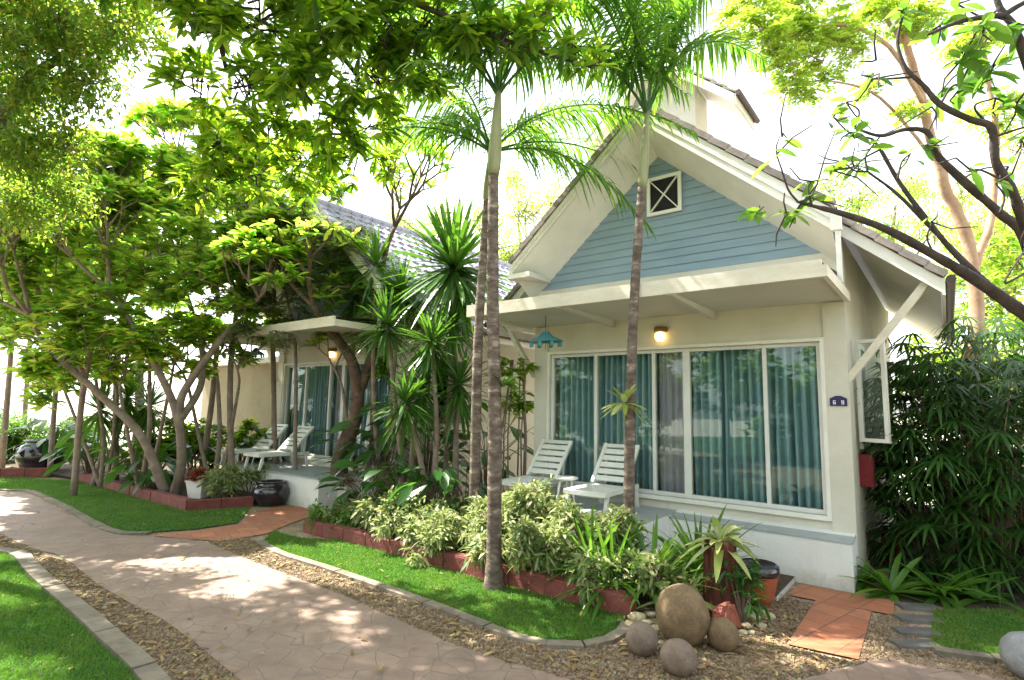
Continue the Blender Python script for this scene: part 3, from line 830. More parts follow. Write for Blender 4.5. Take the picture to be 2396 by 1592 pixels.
    def slab(sd, u_a, u_b, v0_, v1_, dz, th, zoff=0):
        xa, xb = cx + sd * u_a, cx + sd * u_b
        za, zb = ROOF_PEAK - u_a * SL - dz, ROOF_PEAK - u_b * SL - dz
        pts = [(xa, v0_, za - th), (xb, v0_, zb - th), (xb, v1_, zb - th), (xa, v1_, za - th), (xa, v0_, za), (xb, v0_, zb), (xb, v1_, zb), (xa, v1_, za)]
        if sd < 0: pts = [pts[i] for i in (1, 0, 3, 2, 5, 4, 7, 6)]
        return pts
    for sd in (1, -1):
        d0 = .17 if sd < 0 else .27
        q8 = []
        for dzz in (.03, 0):
            for (uu, vv, dz_) in ((0, fr_v0 + .046, d0), (PEAK_U, fr_v0 + .046, d0), (PEAK_U, main_v0 - .004, .60), (0, main_v0 - .004, .60)):
                q8.append((cx + sd * uu, vv, ROOF_PEAK - uu * SL - dz_ - dzz))
        if sd < 0: q8 = [q8[i] for i in (1, 0, 3, 2, 5, 4, 7, 6)]
        s.hexa(q8)
        s.hexa(slab(sd, .0, PEAK_U + 1.04, main_v0 + .05, DEP + .35, .06, .03))
    s.build('soffit', M['white'], root)  # white instead of soffit grey, standing in for light bounced from below
    # rake boards
    f = MB()
    for sd in (1, -1):
        f.hexa(slab(sd, 0 if sd > 0 else .0, PEAK_U + (.03 if sd > 0 else .06), fr_v0 - .0, fr_v0 + .045, .04, .27 if sd > 0 else .15))
        f.hexa(slab(sd, 0 if sd > 0 else .0, PEAK_U + .02, fr_v0 - .022, fr_v0 - .003, .03, .15 if sd > 0 else .08))
        f.hexa(slab(sd, PEAK_U - .10, PEAK_U + 1.06, main_v0 - .0, main_v0 + .045, .03, .18))
    f.build('rake_board', M['white'], root)
    # boxed ends of the front rake
    zt0 = ROOF_PEAK - PEAK_U * SL
    MB().box(U(WW + .12), U(WW - .38), fr_v0 - .03, main_v0, zt0 - .30, zt0 - .21).build('eave_return', M['white'], root)
    e = MB(); e.box(.0, .12, fr_v0 - .03, fr_v0 + .06, zt0 - .34, zt0 - .10); e.box(.045, .10, fr_v0 + .0, fr_v0 + .055, 3.80, zt0 - .34)
    e.build('eave_return', M['white'], root)
    # eave fascia boards, gutters
    for sd in (1, -1):
        xe = cx + sd * (PEAK_U + 1.06); ze = ROOF_PEAK - (PEAK_U + 1.06) * SL
        e = MB(); e.box(min(xe, xe + sd * .03), max(xe, xe + sd * .03), main_v0, DEP + .4, ze - .24, ze - .03)
        e.build('eave_board', M['white'], root)
        gtr = MB(); gtr.tube([(xe + sd * .09, main_v0 - .05, ze - .06), (xe + sd * .09, DEP + .4, ze - .06)], .055, 8)
        gtr.build('gutter', M['gutter'], root)
    # side wall brace and level soffit bottom
    MB().bar((.0, .05, 2.62), (.92, .05, 3.86), .085, .13, (0, 1, 0)).build('eave_brace', M['creamtrim'], root)
    MB().bar((U(WW), -.05, 2.75), (U(WW) - .62, -.05, 3.66), .07, .11, (0, 1, 0)).build('eave_brace', M['creamtrim'], root)
    # casement window swung open on the right side wall
    if is_main:
        fr = MB(); fw = .05
        ha, hb = (.045, 1.02), (.47, .86)
        A = np.array((0.05, .62)); B = np.array((.40, .50)); dv = (B - A); Lw = np.linalg.norm(dv); dv /= Lw; nv = np.array((-dv[1], dv[0])) * .03
        z0w, z1w = 1.80, 3.22
        def pan(a, b, za, zb, mb, thk=1.0):
            p0, p1 = A + dv * a, A + dv * b
            pts = [(*(p0 - nv * thk), za), (*(p1 - nv * thk), za), (*(p1 + nv * thk), za), (*(p0 + nv * thk), za)]
            mb.hexa(pts + [(x, y, zb) for x, y, _ in pts])
        pan(0, Lw, z0w, z0w + fw, fr); pan(0, Lw, z1w - fw, z1w, fr); pan(0, fw, z0w + fw, z1w - fw, fr); pan(Lw - fw, Lw, z0w + fw, z1w - fw, fr)
        wo_ = fr.build('side_window', M['white'], root)
        g = MB(); pan(fw, Lw - fw, z0w + fw, z1w - fw, g, .1); g.build('pane', M['glass'], wo_)
        g = MB(); g.box(-.02, .03, .92, 1.0, 1.75, 3.25); g.box(-.02, .03, 1.9, 1.98, 1.75, 3.25); g.box(-.02, .03, 1.0, 1.9, 3.17, 3.25); g.box(-.02, .05, .92, 1.98, 1.68, 1.75)
        g.build('frame', M['white'], wo_)
        # meter cupboard
        m_ = MB(); m_.box(.0, .16, .72, 1.02, 1.18, 1.62); mo = m_.build('meter_box', M['red'], root)
        m_ = MB(); m_.box(.16, .172, .745, .995, 1.21, 1.59); m_.build('meter_door', M['red'], mo)
        # taller rear part with its own small gable roof
        t = MB(); cu, wv0, hw, pk = 3.74, 3.0, .74, 10.15
        cxx = U(cu); zt2 = pk - hw * SL - .1
        t.box(cxx - hw, cxx + hw, wv0, wv0 + .8, 4.0, zt2)
        t.add([(cxx - hw, wv0, zt2), (cxx + hw, wv0, zt2), (cxx, wv0, pk - .1)], None, [(0, 1, 2)])
        up = t.build('upper_storey', M['cream'], root)
        t = MB(); roof_slope(t, cxx, 1, pk, (hw + 1.0) / cs, wv0 - .5, wv0 + .9, SL, seed=8); roof_slope(t, cxx, -1, pk, (hw + 1.0) / cs, wv0 - .5, wv0 + .9, SL, seed=9)
        t.build('roof', tilem, up)
        t = MB()
        for sd in (1, -1):
            for (a, b, v0_, v1_, dz, th) in ((0., hw + 1.0, wv0 - .5, wv0 - .45, .04, .2), (0., hw + .98, wv0 - .45, wv0 + .85, .05, .03)):
                xa, xb = cxx + sd * a, cxx + sd * b; za, zb = pk - a * SL - dz, pk - b * SL - dz
                pts = [(xa, v0_, za - th), (xb, v0_, zb - th), (xb, v1_, zb - th), (xa, v1_, za - th), (xa, v0_, za), (xb, v0_, zb), (xb, v1_, zb), (xa, v1_, za)]
                if sd < 0: pts = [pts[i] for i in (1, 0, 3, 2, 5, 4, 7, 6)]
                t.hexa(pts)
            xe = cxx + sd * (hw + .99); ze = pk - (hw + .99) * SL
            t.box(xe - .02, xe + .02, wv0 - .5, wv0 + .9, ze - .25, ze - .04)
        t.build('rake_board', M['white'], up)
        t = MB(); xe = cxx + (hw + 1.07); ze = pk - (hw + .99) * SL
        t.tube([(xe, wv0 - .55, ze - .05), (xe, wv0 + .9, ze - .05)], .06, 8); t.build('gutter', M['gutter'], up)
    # wall lamp
    lx, lz = U(2.57), 3.40
    l_ = MB(); l_.lathe([(0.0, -.03), (.10, -.03), (.115, .0), (.10, .05), (0.0, .05)], 20)
    lo = l_.build('wall_lamp', M['brass'], root, True); lo.location = (lx, -.05, lz + .07)
    l_ = MB(); l_.lathe([(0, -.12), (.055, -.11), (.085, -.06), (.085, .0), (.06, .03), (0, .04)], 20); l_.build('lamp_shade', M['lampglow'], lo, True).location = (0, -.03, -.07)
    return root

house = make_house('blue_gable_house', 'near house on the right with pale blue boarded gable and grey tiled roof', 0, 0, M['tile'], True)
house2 = make_house('tiled_roof_house', 'farther house on the left half hidden by trees, lilac grey tiled roof', 8.24, -.6, M['tile2'], False)

# hanging teal mobiles under each canopy
def mobile(u, v, z, label):
    o = thing('hanging_ornament', label, 'ornament', HU(u, v, z), RZ, 'hanging ornaments under the porch canopies')
    a = MB(); a.tube([(0, 0, -.02), (0, 0, .36)], .006, 5); a.tube([(0, 0, -.2), (0, 0, 0)], .004, 5); a.build('cord', M['gutter'], o)
    a = MB(); a.lathe([(.0, .10), (.06, .09), (.13, .02), (.28, -.045), (.33, -.075), (.28, -.065), (.12, -.0), (0, .04)], 18, sy=.55); a.build('shade', M['teal'], o, True)
    for i in range(8):
        t = i / 8 * 6.283; x, y = .28 * math.cos(t), .155 * math.sin(t)
        MB().box(x - .035, x + .035, y - .006, y + .006, -.15, -.075).build('pendant', M['teal'], o)
mobile(3.98, -1.3, 3.30, 'teal hanging ornament under the near porch canopy, above the loungers')
mobile(12.45, -1.75, 3.42, 'teal hanging ornament under the far porch canopy, behind the tree trunks')

# house number plate
sg = thing('number_plate', 'small dark blue house number plate with a peaked top on the near corner pillar', 'sign', HU(.108, -.04, 2.347), RZ)
a = MB(); a.hexa([(-.10, -.012, -.065), (.10, -.012, -.065), (.10, .003, -.065), (-.10, .003, -.065), (-.10, -.012, .035), (.10, -.012, .035), (.10, .003, .035), (-.10, .003, .035)])
a.hexa([(-.10, -.012, .0355), (.10, -.012, .0355), (.10, .003, .0355), (-.10, .003, .0355), (-.03, -.012, .07), (.03, -.012, .07), (.03, .003, .07), (-.03, .003, .07)])
a.build('plate', M['signblue'], sg)
a = MB()
def digit(mb, x, segs):
    w, h, t = .032, .052, .010; y0, y1 = -.016, -.0125
    S = {'a': (x, x + w, .5 * h - t, .5 * h), 'g': (x, x + w, -t / 2, t / 2), 'd': (x, x + w, -.5 * h, -.5 * h + t),
         'f': (x, x + t, .002, .5 * h - t), 'b': (x + w - t, x + w, .002 + t / 2, .5 * h - t), 'e': (x, x + t, -.5 * h + t, -t / 2), 'c': (x + w - t, x + w, -.5 * h + t, -t / 2)}
    for k in segs:
        a0, a1, b0, b1 = S[k]; mb.box(a0, a1, y0, y1, b0 - .018, b1 - .018)
digit(a, -.062, 'acdefg'); digit(a, .034, 'abcdfg')
a.build('numerals', M['signwhite'], sg)

# ================================================================== LOUNGERS
def make_lounger():
    o = thing('sun_lounger', '', 'sun lounger', (0, 0, 0), 0, 'white slatted loungers on the porches')
    Wd, L1, zs = .62, .85, .36          # seat runs from y=-L1 to 0; back rises from y=0
    f = MB()
    for s in (-1, 1): f.box(s * Wd / 2 - .028, s * Wd / 2 + .028, -L1, .42, zs - .07, zs - .005)
    f.box(-Wd / 2 + .028, Wd / 2 - .028, -L1, -L1 + .05, zs - .07, zs - .01); f.build('frame', M['plastic'], o)
    s_ = MB()
    for i in range(7): y = -L1 + .06 + i * .112; s_.box(-Wd / 2 + .03, Wd / 2 - .03, y, y + .085, zs - .03, zs)
    s_.build('seat', M['plastic'], o)
    an = math.radians(47); bl = .80
    dy, dz = math.cos(an), math.sin(an)
    b = MB()
    for s in (-1, 1): b.bar((s * (Wd / 2 - .03), 0, zs), (s * (Wd / 2 - .03), bl * dy, zs + bl * dz), .06, .05, (0, -dz, dy))
    for i in range(6):
        t = .06 + i * .135
        w2 = .095 if i < 5 else .07
        b.bar((0, (t) * dy, zs + t * dz), (0, (t + w2) * dy, zs + (t + w2) * dz), Wd - .12, .022, (0, -dz, dy))
    b.build('backrest', M['plastic'], o)
    for (x, y) in ((-1, -1), (1, -1), (-1, 1), (1, 1)):
        g = MB(); yy = -L1 + .12 if y < 0 else .34
        g.bar((x * Wd / 2, yy, zs - .05), (x * Wd / 2 , yy + y * .07, 0), .055, .045, (0, 1, 0)); g.build('leg', M['plastic'], o)
    g = MB(); 
    for s in (-1, 1): g.bar((s * (Wd / 2 - .09), .36, zs - .04), (s * (Wd / 2 - .09), .50 * dy + .05, zs + .50 * dz), .03, .03, (0, 1, 0))
    g.build('back_prop', M['plastic'], o)
    return o
lo = make_lounger()
for i, (u, v, dz, lab) in enumerate([(4.50, -.62, -.09, 'left white slatted lounger on the near porch, backrest raised'), (3.22, -.62, -.09, 'right white slatted lounger on the near porch, partly behind the slender palm'),
                                (12.75, -1.30, -.09, 'left white slatted lounger on the far porch'), (11.55, -1.30, -.09, 'right white slatted lounger on the far porch, nearest its glass doors')]):
    o = lo if i == 0 else copy_tree(lo)
    o.location = HU(u, v, .735 + dz); o.rotation_euler = (0, 0, RZ + math.radians(4 if i < 2 else 2)); o['label'] = lab
def side_table(u, v, lab):
    o = thing('side_table', lab, 'table', HU(u, v, .646), RZ, 'small round white tables between the loungers')
    a = MB(); a.lathe([(0, .40), (.19, .40), (.20, .42), (.19, .44), (0, .445)], 24); a.build('tabletop', M['plastic'], o, True)
    for k in range(3):
        t = k * 2.094; g = MB(); g.tube([(.10 * math.cos(t), .10 * math.sin(t), .40), (.17 * math.cos(t), .17 * math.sin(t), 0)], .018, 8); g.build('leg', M['plastic'], o)
side_table(3.86, -.85, 'small round white table between the two near loungers')
side_table(12.15, -1.6, 'small round white table between the two far loungers')

# ================================================================== POTS, BALLS, STONES
def pot_white(px, py, lab):
    b = G(px, py); o = thing('square_planter', lab, 'plant pot', b, RZ + .5, 'tapered white square pots of red plants')
    m = MB(); w0, w1, h = .135, .20, .42
    m.hexa([(-w0, -w0, 0), (w0, -w0, 0), (w0, w0, 0), (-w0, w0, 0), (-w1, -w1, h), (w1, -w1, h), (w1, w1, h), (-w1, w1, h)])
    m.build('pot', M['potwhite'], o)
    m = MB()
    m.box(-w1 - .012, w1 + .012, -w1 - .012, w1 + .012, h, h + .03); m.build('rim', M['potwhite'], o)
    m = MB(); r = np.random.default_rng(int(px)); n = 190
    d = sph(r, n); d[:, 2] = np.abs(d[:, 2]) * 1.0 + .15
    leaves(m, d * .10 + np.array((0, 0, h + .05)), d, r.uniform(.14, .28, n), r.uniform(.03, .05, n), T_MD, .4, r); m.build('foliage', M['l_red'], o)
pot_white(465, 1172, 'white square pot of red leaves on the corner of the left edging')
pot_white(797, 1186, 'white square pot of red leaves at the right end of the far deck')
def jar(loc, r, h, lab, full=True):
    o = thing('glazed_jar', lab, 'jar', loc, 0, 'dark glazed jars')
    m = MB(); m.lathe([(0, 0), (.55 * r, 0), (.8 * r, .18 * h), (r, .5 * h), (.97 * r, .68 * h), (.82 * r, .84 * h), (.66 * r, .9 * h), (.72 * r, .97 * h), (.76 * r, h), (.62 * r, h), (.6 * r, .88 * h), (0, .86 * h)], 36)
    m.build('body', M['glaze'], o, True)
    m = MB(); m.lathe([(0, .90 * h), (.6 * r, .90 * h)], 24); m.build('soil', M['soil'], o)
jar(G(632, 1182), .385, .50, 'round dark glazed jar beside the far deck, behind the end of the edging')
jar(G(92, 1108), .60, .95, 'big dark glazed jar on the far left behind the red planter wall')

def ball(px, py, rx, rz, m, lab, seed, cz=None):
    X, Y, _ = G(px, py); r = np.random.default_rng(seed)
    b = MB(); n, k = 40, 26; V = []
    for i in range(k + 1):
        th = math.pi * i / k
        for j in range(n):
            ph = 2 * math.pi * j / n
            d = np.array((math.sin(th) * math.cos(ph), math.sin(th) * math.sin(ph), -math.cos(th)))
            w = 1 + .018 * math.sin(3 * d[0] + seed) * math.cos(4 * d[1]) + .012 * math.sin(6 * d[2] + 2 * d[0] * seed)
            V.append((d[0] * rx * w, d[1] * rx * w, d[2] * rz * w + rz * .96))
    q = [(i * n + j, i * n + (j + 1) % n, (i + 1) * n + (j + 1) % n, (i + 1) * n + j) for i in range(k) for j in range(n)]
    b.add(V, q); o = b.build('stone_ball', m, None, True); o.location = (X, Y, 0); tag(o, lab, 'stone ball', 'round stones by the garden corner'); return o
ball(1597, 1508, .248, .275, M['stone'], 'largest brown egg shaped stone ball at the end of the red edging', 1)
ball(1502, 1532, .145, .14, M['stone2'], 'small pinkish stone ball left of the largest one', 2)
ball(1588, 1578, .15, .14, M['stone2'], 'small pinkish stone ball in front of the largest one, nearest the camera', 3)
ball(1692, 1522, .142, .145, M['stone'], 'small brown stone ball right of the largest one', 4)
ball(2412, 1590, .19, .19, M['greystone'], 'pale grey stone ball cut off by the right edge of the photo', 6)

def rock(x, y, s, m, seed, name, lab, cat, group=None, z=0):
    r = np.random.default_rng(seed); d = sph(r, 26)
    import bmesh
    bm = bmesh.new()
    for p in d: bm.verts.new(tuple(p * np.array(s) * r.uniform(.8, 1.05)))
    bmesh.ops.convex_hull(bm, input=bm.verts)
    bmesh.ops.delete(bm, geom=[v for v in bm.verts if not v.link_faces], context='VERTS')
    bmesh.ops.bevel(bm, geom=bm.edges[:], offset=min(s) * .12, segments=2, affect='EDGES')
    me = bpy.data.meshes.new(name); bm.to_mesh(me); bm.free(); me.materials.append(m)
    o = bpy.data.objects.new(name, me); COL.objects.link(o); o.location = (x, y, s[2] * .7 + z); tag(o, lab, cat, group)
    return o
X, Y, _ = G(1706, 1474); rock(X, Y, (.19, .15, .17), M['redrock'], 5, 'boulder', 'angular red rock at the foot of the red brown stump', 'rock')
rr_ = random.Random(4)
for i, (px, py, s) in enumerate([(1490, 1455, .09), (1520, 1442, .07), (1535, 1478, .06), (1474, 1470, .06), (1515, 1462, .055), (1548, 1512, .045)]):
    X, Y, _ = G(px, py); rock(X, Y, (s * 1.2, s, s * .7), M['rock'], 20 + i, 'rock', 'pale yellow cobble tucked between the lawn kerb and the stone balls', 'rock', 'pale cobbles left of the stone balls')
for i, (px, py, s) in enumerate([(1745, 1470, .055), (1765, 1452, .06), (1782, 1470, .05), (1800, 1450, .06), (1738, 1486, .045), (1758, 1485, .04), (1790, 1440, .05)]):
    X, Y, _ = G(px, py); rock(X, Y, (s * 1.2, s, s * .7), M['rock'], 40 + i, 'rock', 'pale yellow cobble under the vine right of the stump', 'rock', 'pale cobbles right of the stump')

# stump planter
b = G(1690, 1440); st = thing('tree_stump', 'red brown ribbed stump standing behind the stone balls, strap leaf plant on top', 'stump', b)
m = MB(); n = 26; V = []
zs = np.linspace(0, .76, 12)
for i, z in enumerate(zs):
    for j in range(n):
        a = j / n * 6.283; rr = (.18 - .03 * z) * (1 + .13 * math.sin(5 * a + z * 1.2) + .06 * math.sin(11 * a)) * (1 + .10 * (z < .08))
        V.append((rr * math.cos(a), rr * math.sin(a), z + (.04 * math.sin(3 * a) if i == 11 else 0)))
V.append((0, 0, .74))
q = [(i * n + j, i * n + (j + 1) % n, (i + 1) * n + (j + 1) % n, (i + 1) * n + j) for i in range(11) for j in range(n)]
m.add(V, q, [(12 * n, 11 * n + j, 11 * n + (j + 1) % n) for j in range(n)]); m.build('wood', M['stump'], st, True)
# terracotta pot
b = G(1775, 1412); o = thing('terracotta_pot', 'terracotta pot with dark glazed rim between the stump and the deck step', 'plant pot', b)
m = MB(); m.lathe([(0, 0), (.13, 0), (.17, .1), (.21, .28), (.22, .33)], 28); m.build('pot', M['terracotta'], o, True)
m = MB(); m.lathe([(.222, .33), (.24, .36), (.235, .43), (.20, .45), (.19, .42), (0, .40)], 28); m.build('rim', M['glaze'], o, True)
# stepping stones
for i, (px, py) in enumerate([(2150, 1424), (2148, 1452), (2146, 1482), (2143, 1512)]):
    X, Y, _ = G(px, py); m = MB(); w, h = .21, .10
    m.hexa([(-w, -h, -.02), (w, -h, -.02), (w, h, -.02), (-w, h, -.02), (-w * .96, -h * .92, .03), (w * .96, -h * .92, .03), (w * .96, h * .92, .03), (-w * .96, h * .92, .03)])
    o = m.build('stepping_stone', M['slab']); o.location = (X, Y, 0); o.rotation_euler = (0, 0, -.15 + .04 * i)
    tag(o, ['dark stepping stone nearest the house wall', 'second dark stepping stone from the house wall', 'third dark stepping stone from the house wall', 'dark stepping stone nearest the pavement'][i], 'stepping stone', 'dark stepping stones beside the right lawn')

# ================================================================== PLANTS
def rosette(mb, c, n, L, Wd, rng, el=(-.3, 1.2), droop=.25, tmpl=T_ST3):
    a = rng.random(n) * 6.283; e = rng.uniform(el[0], el[1], n)
    d = np.stack([np.cos(a) * np.cos(e), np.sin(a) * np.cos(e), np.sin(e)], -1)
    leaves(mb, np.tile(np.array(c, float), (n, 1)) + d * .02, d, rng.uniform(.75, 1.1, n) * L, rng.uniform(.8, 1.1, n) * Wd, tmpl, droop * rng.uniform(.6, 1.3, n), rng, tilt=.15)

def shrub(base, h, r, lab, group, lm, seed, per=260, kind='shrub', name='shrub', cat='shrub', blobs=5):
    rg = np.random.default_rng(seed); base = np.array(base, float)
    o = thing(name, lab, cat, base, 0, group)
    cl = []
    for i in range(blobs):
        a = rg.random() * 6.283; q = rg.random() ** .5 * r * .7
        cl.append((q * math.cos(a), q * math.sin(a), h * rg.uniform(.35, .85), r * rg.uniform(.45, .7)))
    tb, cb = MB(), MB()
    for c in cl: tb.tube([(0, 0, 0), (c[0] * .5, c[1] * .5, c[2] * .5), c[:3]], [.018, .012, .008], 6)
    foliage(cb, tb, rg, cl, per, kind)
    tb.build('stem', M['twig'], o); cb.build('foliage', lm, o)
    return o
# variegated shrubs in the near bed
VG = 'variegated shrubs in the near bed'
vs = [(7.25, -2.62, .42, .38), (6.75, -2.55, .55, .45), (6.25, -2.5, .60, .48), (5.75, -2.62, .66, .48), (5.2, -2.45, .72, .5), (4.7, -2.62, .62, .46),
      (4.2, -2.35, .92, .52), (3.75, -2.68, .70, .45), (3.35, -2.25, 1.05, .52), (2.95, -2.6, .78, .48), (2.55, -2.2, 1.0, .48), (2.35, -2.72, .50, .38), (1.85, -2.68, .48, .36), (4.9, -1.95, .95, .5), (3.8, -1.9, 1.05, .5)]
vn = ['far left end of the row', 'second from the left end', 'third from the left end', 'fourth from the left end', 'left of the stout palm, back of the row', 'left of the stout palm, front of the row',
      'just behind the stout palm', 'right of the stout palm, against the red edging', 'tall one below the left lounger', 'mid row, in front of the tall ones', 'tall one below the right lounger',
      'low one against the edging left of the stone balls', 'last low one behind the largest stone ball', 'against the deck, behind the row, left', 'against the deck, behind the row, right']
for i, (u, v, h, r) in enumerate(vs):
    shrub(HU(u, v, .06), h * (.82 if v < -2.4 else 1.02), r * 1.15, 'cream and green variegated shrub, ' + vn[i], VG, M['l_varieg'], 100 + i, 700)
# far bed shrubs
for i, (px, py, h, r, lab) in enumerate([(530, 1178, .75, .5, 'pale variegated shrub between the far white pot and the dark jar'), (580, 1165, .8, .5, 'pale variegated shrub below the far loungers')]):
    shrub(G(px, py), h, r, lab, 'variegated shrubs in the far bed', M['l_varieg'], 130 + i, 500)

def strap_plant(base, n, L, Wd, lab, lm, seed, el=(.1, 1.3), droop=.45, z=0, group=None, name='strap_leaf_plant', cat='plant'):
    rg = np.random.default_rng(seed); m = MB(); rosette(m, (0, 0, z + .03), n, L, Wd, rg, el, droop)
    o = m.build(name, lm); o.location = tuple(float(x) for x in base); tag(o, lab, cat, group); return o
# green strap / palm-like tufts in near bed
strap_plant(HU(1.75, -2.3, .08), 80, 1.1, .05, 'bright green strap leaf clump behind the largest stone ball', M['l_fern'], 1, (.3, 1.4), .35)
strap_plant(HU(2.15, -2.5, .08), 80, 1.05, .048, 'bright green grassy clump beside the slender palm', M['l_fern'], 2, (.3, 1.4), .4)
strap_plant(HU(2.55, -2.3, .1), 54, 1.2, .045, 'green strap leaf clump at the foot of the slender palm', M['l_fern'], 3, (.4, 1.45), .3)
strap_plant(HU(1.45, -1.6, .08), 40, 1.35, .05, 'tall arching strap leaf plant in front of the glass doors', M['l_fern'], 4, (.7, 1.45), .4)
strap_plant((G(1690, 1440)[0], G(1690, 1440)[1], .72), 30, .46, .085, 'pale strap leaf plant growing on top of the stump', M['l_pale'], 5, (-.2, 1.2), .5)  # pale leaf colour stands in for leaves lit white by the sun
strap_plant(HU(1.35, -2.35, .08), 26, .6, .05, 'pale strap leaf plant behind the stump', M['l_pale'], 6, (.1, 1.2), .45)
strap_plant(HU(2.75, -1.95, .1), 34, .8, .04, 'green strap leaf clump under the right lounger', M['l_fern'], 7, (.5, 1.4), .3)
# vine by the stump
shrub(G(1738, 1462), .62, .2, 'dark green vine climbing beside the stump', None, M['l_broad'], 77, 900, 'shrub', 'vine', 'vine', 4)
# birds nest ferns at right of house
for i, (px, py, L, n, lab) in enumerate([(2085, 1395, .80, 26, 'wide leaved fern at the house corner, leaves spreading over the soil'), (2200, 1400, .85, 26, 'wide leaved fern in the middle of the right border'),
                                         (2020, 1372, .42, 30, 'small fern against the white plinth corner'), (2290, 1412, .7, 22, 'wide leaved fern at the right end of the border')]):
    strap_plant(G(px, py), n, L, .085, lab, M['l_fern'], 60 + i, (.0, .95), .35, group='ferns in the right border', name='fern', cat='fern')
strap_plant(HU(-.28, 1.1, 0), 14, .7, .07, 'dark red leaved plant by the side wall under the red box', M['l_red'], 70, (1.0, 1.5), .1)

# fan palms (rhapis) on the right
def rhapis(base, h, r, nf, lab, seed, group='fan palms along the right border'):
    rg = np.random.default_rng(seed); o = thing('fan_palm', lab, 'palm', base, 0, group); st_, lf = MB(), MB()
    for i in range(nf):
        a = rg.random() * 6.283; q = rg.random() ** .6 * r * .45; b0 = np.array((q * math.cos(a), q * math.sin(a), 0))
        hh = h * rg.uniform(.06, 1.0); d = np.array((math.cos(a), math.sin(a), 0)) * rg.uniform(.2, .75) * r
        tip = b0 + d + np.array((0, 0, hh)); mid = b0 + d * .35 + np.array((0, 0, hh * .6))
        if i % 4 == 0: st_.tube([b0, mid, tip], [.012, .01, .005], 5, False)
        k = 9; aa = np.linspace(-1.5, 1.5, k) + rg.normal(size=k) * .06
        out = np.array((math.cos(a), math.sin(a), rg.uniform(-.35, .35))); out /= np.linalg.norm(out)
        sd = np.cross(out, (0, 0, 1)); sd /= np.linalg.norm(sd)
        dd = np.cos(aa)[:, None] * out + np.sin(aa)[:, None] * sd
        leaves(lf, np.tile(tip, (k, 1)), dd, rg.uniform(.32, .50, k), rg.uniform(.034, .05, k), T_ST, rg.uniform(.3, .7), rg, tilt=.15)
    st_.build('stem', M['twig'], o); lf.build('foliage', M['l_rhapis'], o)
for i, (px, py, d, h, r, nf, lab) in enumerate([(2170, 1380, 8.0, 2.7, .8, 150, 'dark fan palm touching the house corner'), (2270, 1380, 7.6, 3.1, 1.0, 210, 'dark fan palm in the middle of the right border'),
                                    (2390, 1380, 7.4, 3.0, 1.0, 210, 'dark fan palm at the right edge of the photo'), (2230, 1200, 9.4, 3.7, 1.1, 190, 'taller fan palm behind the one at the house corner'),
                                    (2400, 1200, 9.2, 3.9, 1.2, 190, 'taller fan palm at the back by the right edge'), (2130, 1250, 9.6, 2.4, .6, 60, 'narrow fan palm along the side wall')]):
    p = P(px, 900, d); rhapis((p[0], p[1], 0), h, r, nf, lab, 200 + i)

# dracaenas / yucca between the houses
def dracaena(base, heads, lab, seed, L=.75, n=80, lean=None, lm='l_yucca', wd=.055):
    rg = np.random.default_rng(seed); b = np.array(base, float); o = thing('dracaena', lab, 'plant', b, 0, 'sword leaved dracaenas between the houses'); t, f = MB(), MB()
    for (hx, hy, hz) in heads:
        e = np.array((hx, hy, hz)) - b; t.tube(spline([(0, 0, 0), e * .5 + rg.normal(size=3) * .06, e], 5), list(np.linspace(.06, .035, 11))[:len(spline([(0, 0, 0), e * .5, e], 5))], 8)
        rosette(f, e, n, L, wd, rg, (-.9, 1.5), .12)
        rosette(f, e - np.array((0, 0, .15)), n // 2, L, wd, rg, (-1.2, .2), .25)
    t.build('trunk', M['bark'], o, True); f.build('foliage', M[lm], o)
b = P(1040, 1100, 11.5); dracaena((b[0], b[1], 0), [P(1062, 625, 11.0)], 'tall sword leaved dracaena with a starburst head left of the palms', 1, 1.55, 130, wd=.10)
b = P(960, 1100, 10.6); dracaena((b[0], b[1], 0), [P(905, 760, 10.5), P(985, 900, 10.2)], 'dracaena with two heads above the far deck end', 2, .8, 70)
b = P(1010, 1100, 9.8); dracaena((b[0], b[1], 0), [P(1010, 800, 9.9), P(950, 940, 9.6)], 'dracaena behind the bed with drooping leaves', 3, .75, 70)
b = P(1070, 1100, 10.4); dracaena((b[0], b[1], 0), [P(1075, 900, 10.2), P(1060, 760, 10.6)], 'dracaena close behind the twin palm', 4, .8, 70)
b = P(900, 1100, 11.8); dracaena((b[0], b[1], 0), [P(880, 620, 11.6), P(940, 680, 11.4)], 'forked dracaena in front of the right end of the far canopy', 8, .9, 80)
b = P(840, 1100, 12.6); dracaena((b[0], b[1], 0), [P(830, 700, 12.5)], 'slim dracaena in front of the far tiled roof', 5, .7, 60)
b = P(230, 1000, 14); dracaena((b[0], b[1], 0), [P(235, 960, 14), P(300, 930, 14.5)], 'low dracaena behind the left edging, near the frangipani', 6, 1.0, 80, lm='l_fern')
b = P(350, 1000, 14.4); dracaena((b[0], b[1], 0), [P(350, 950, 14.4)], 'low dracaena in front of the far house corner', 7, .8, 70)

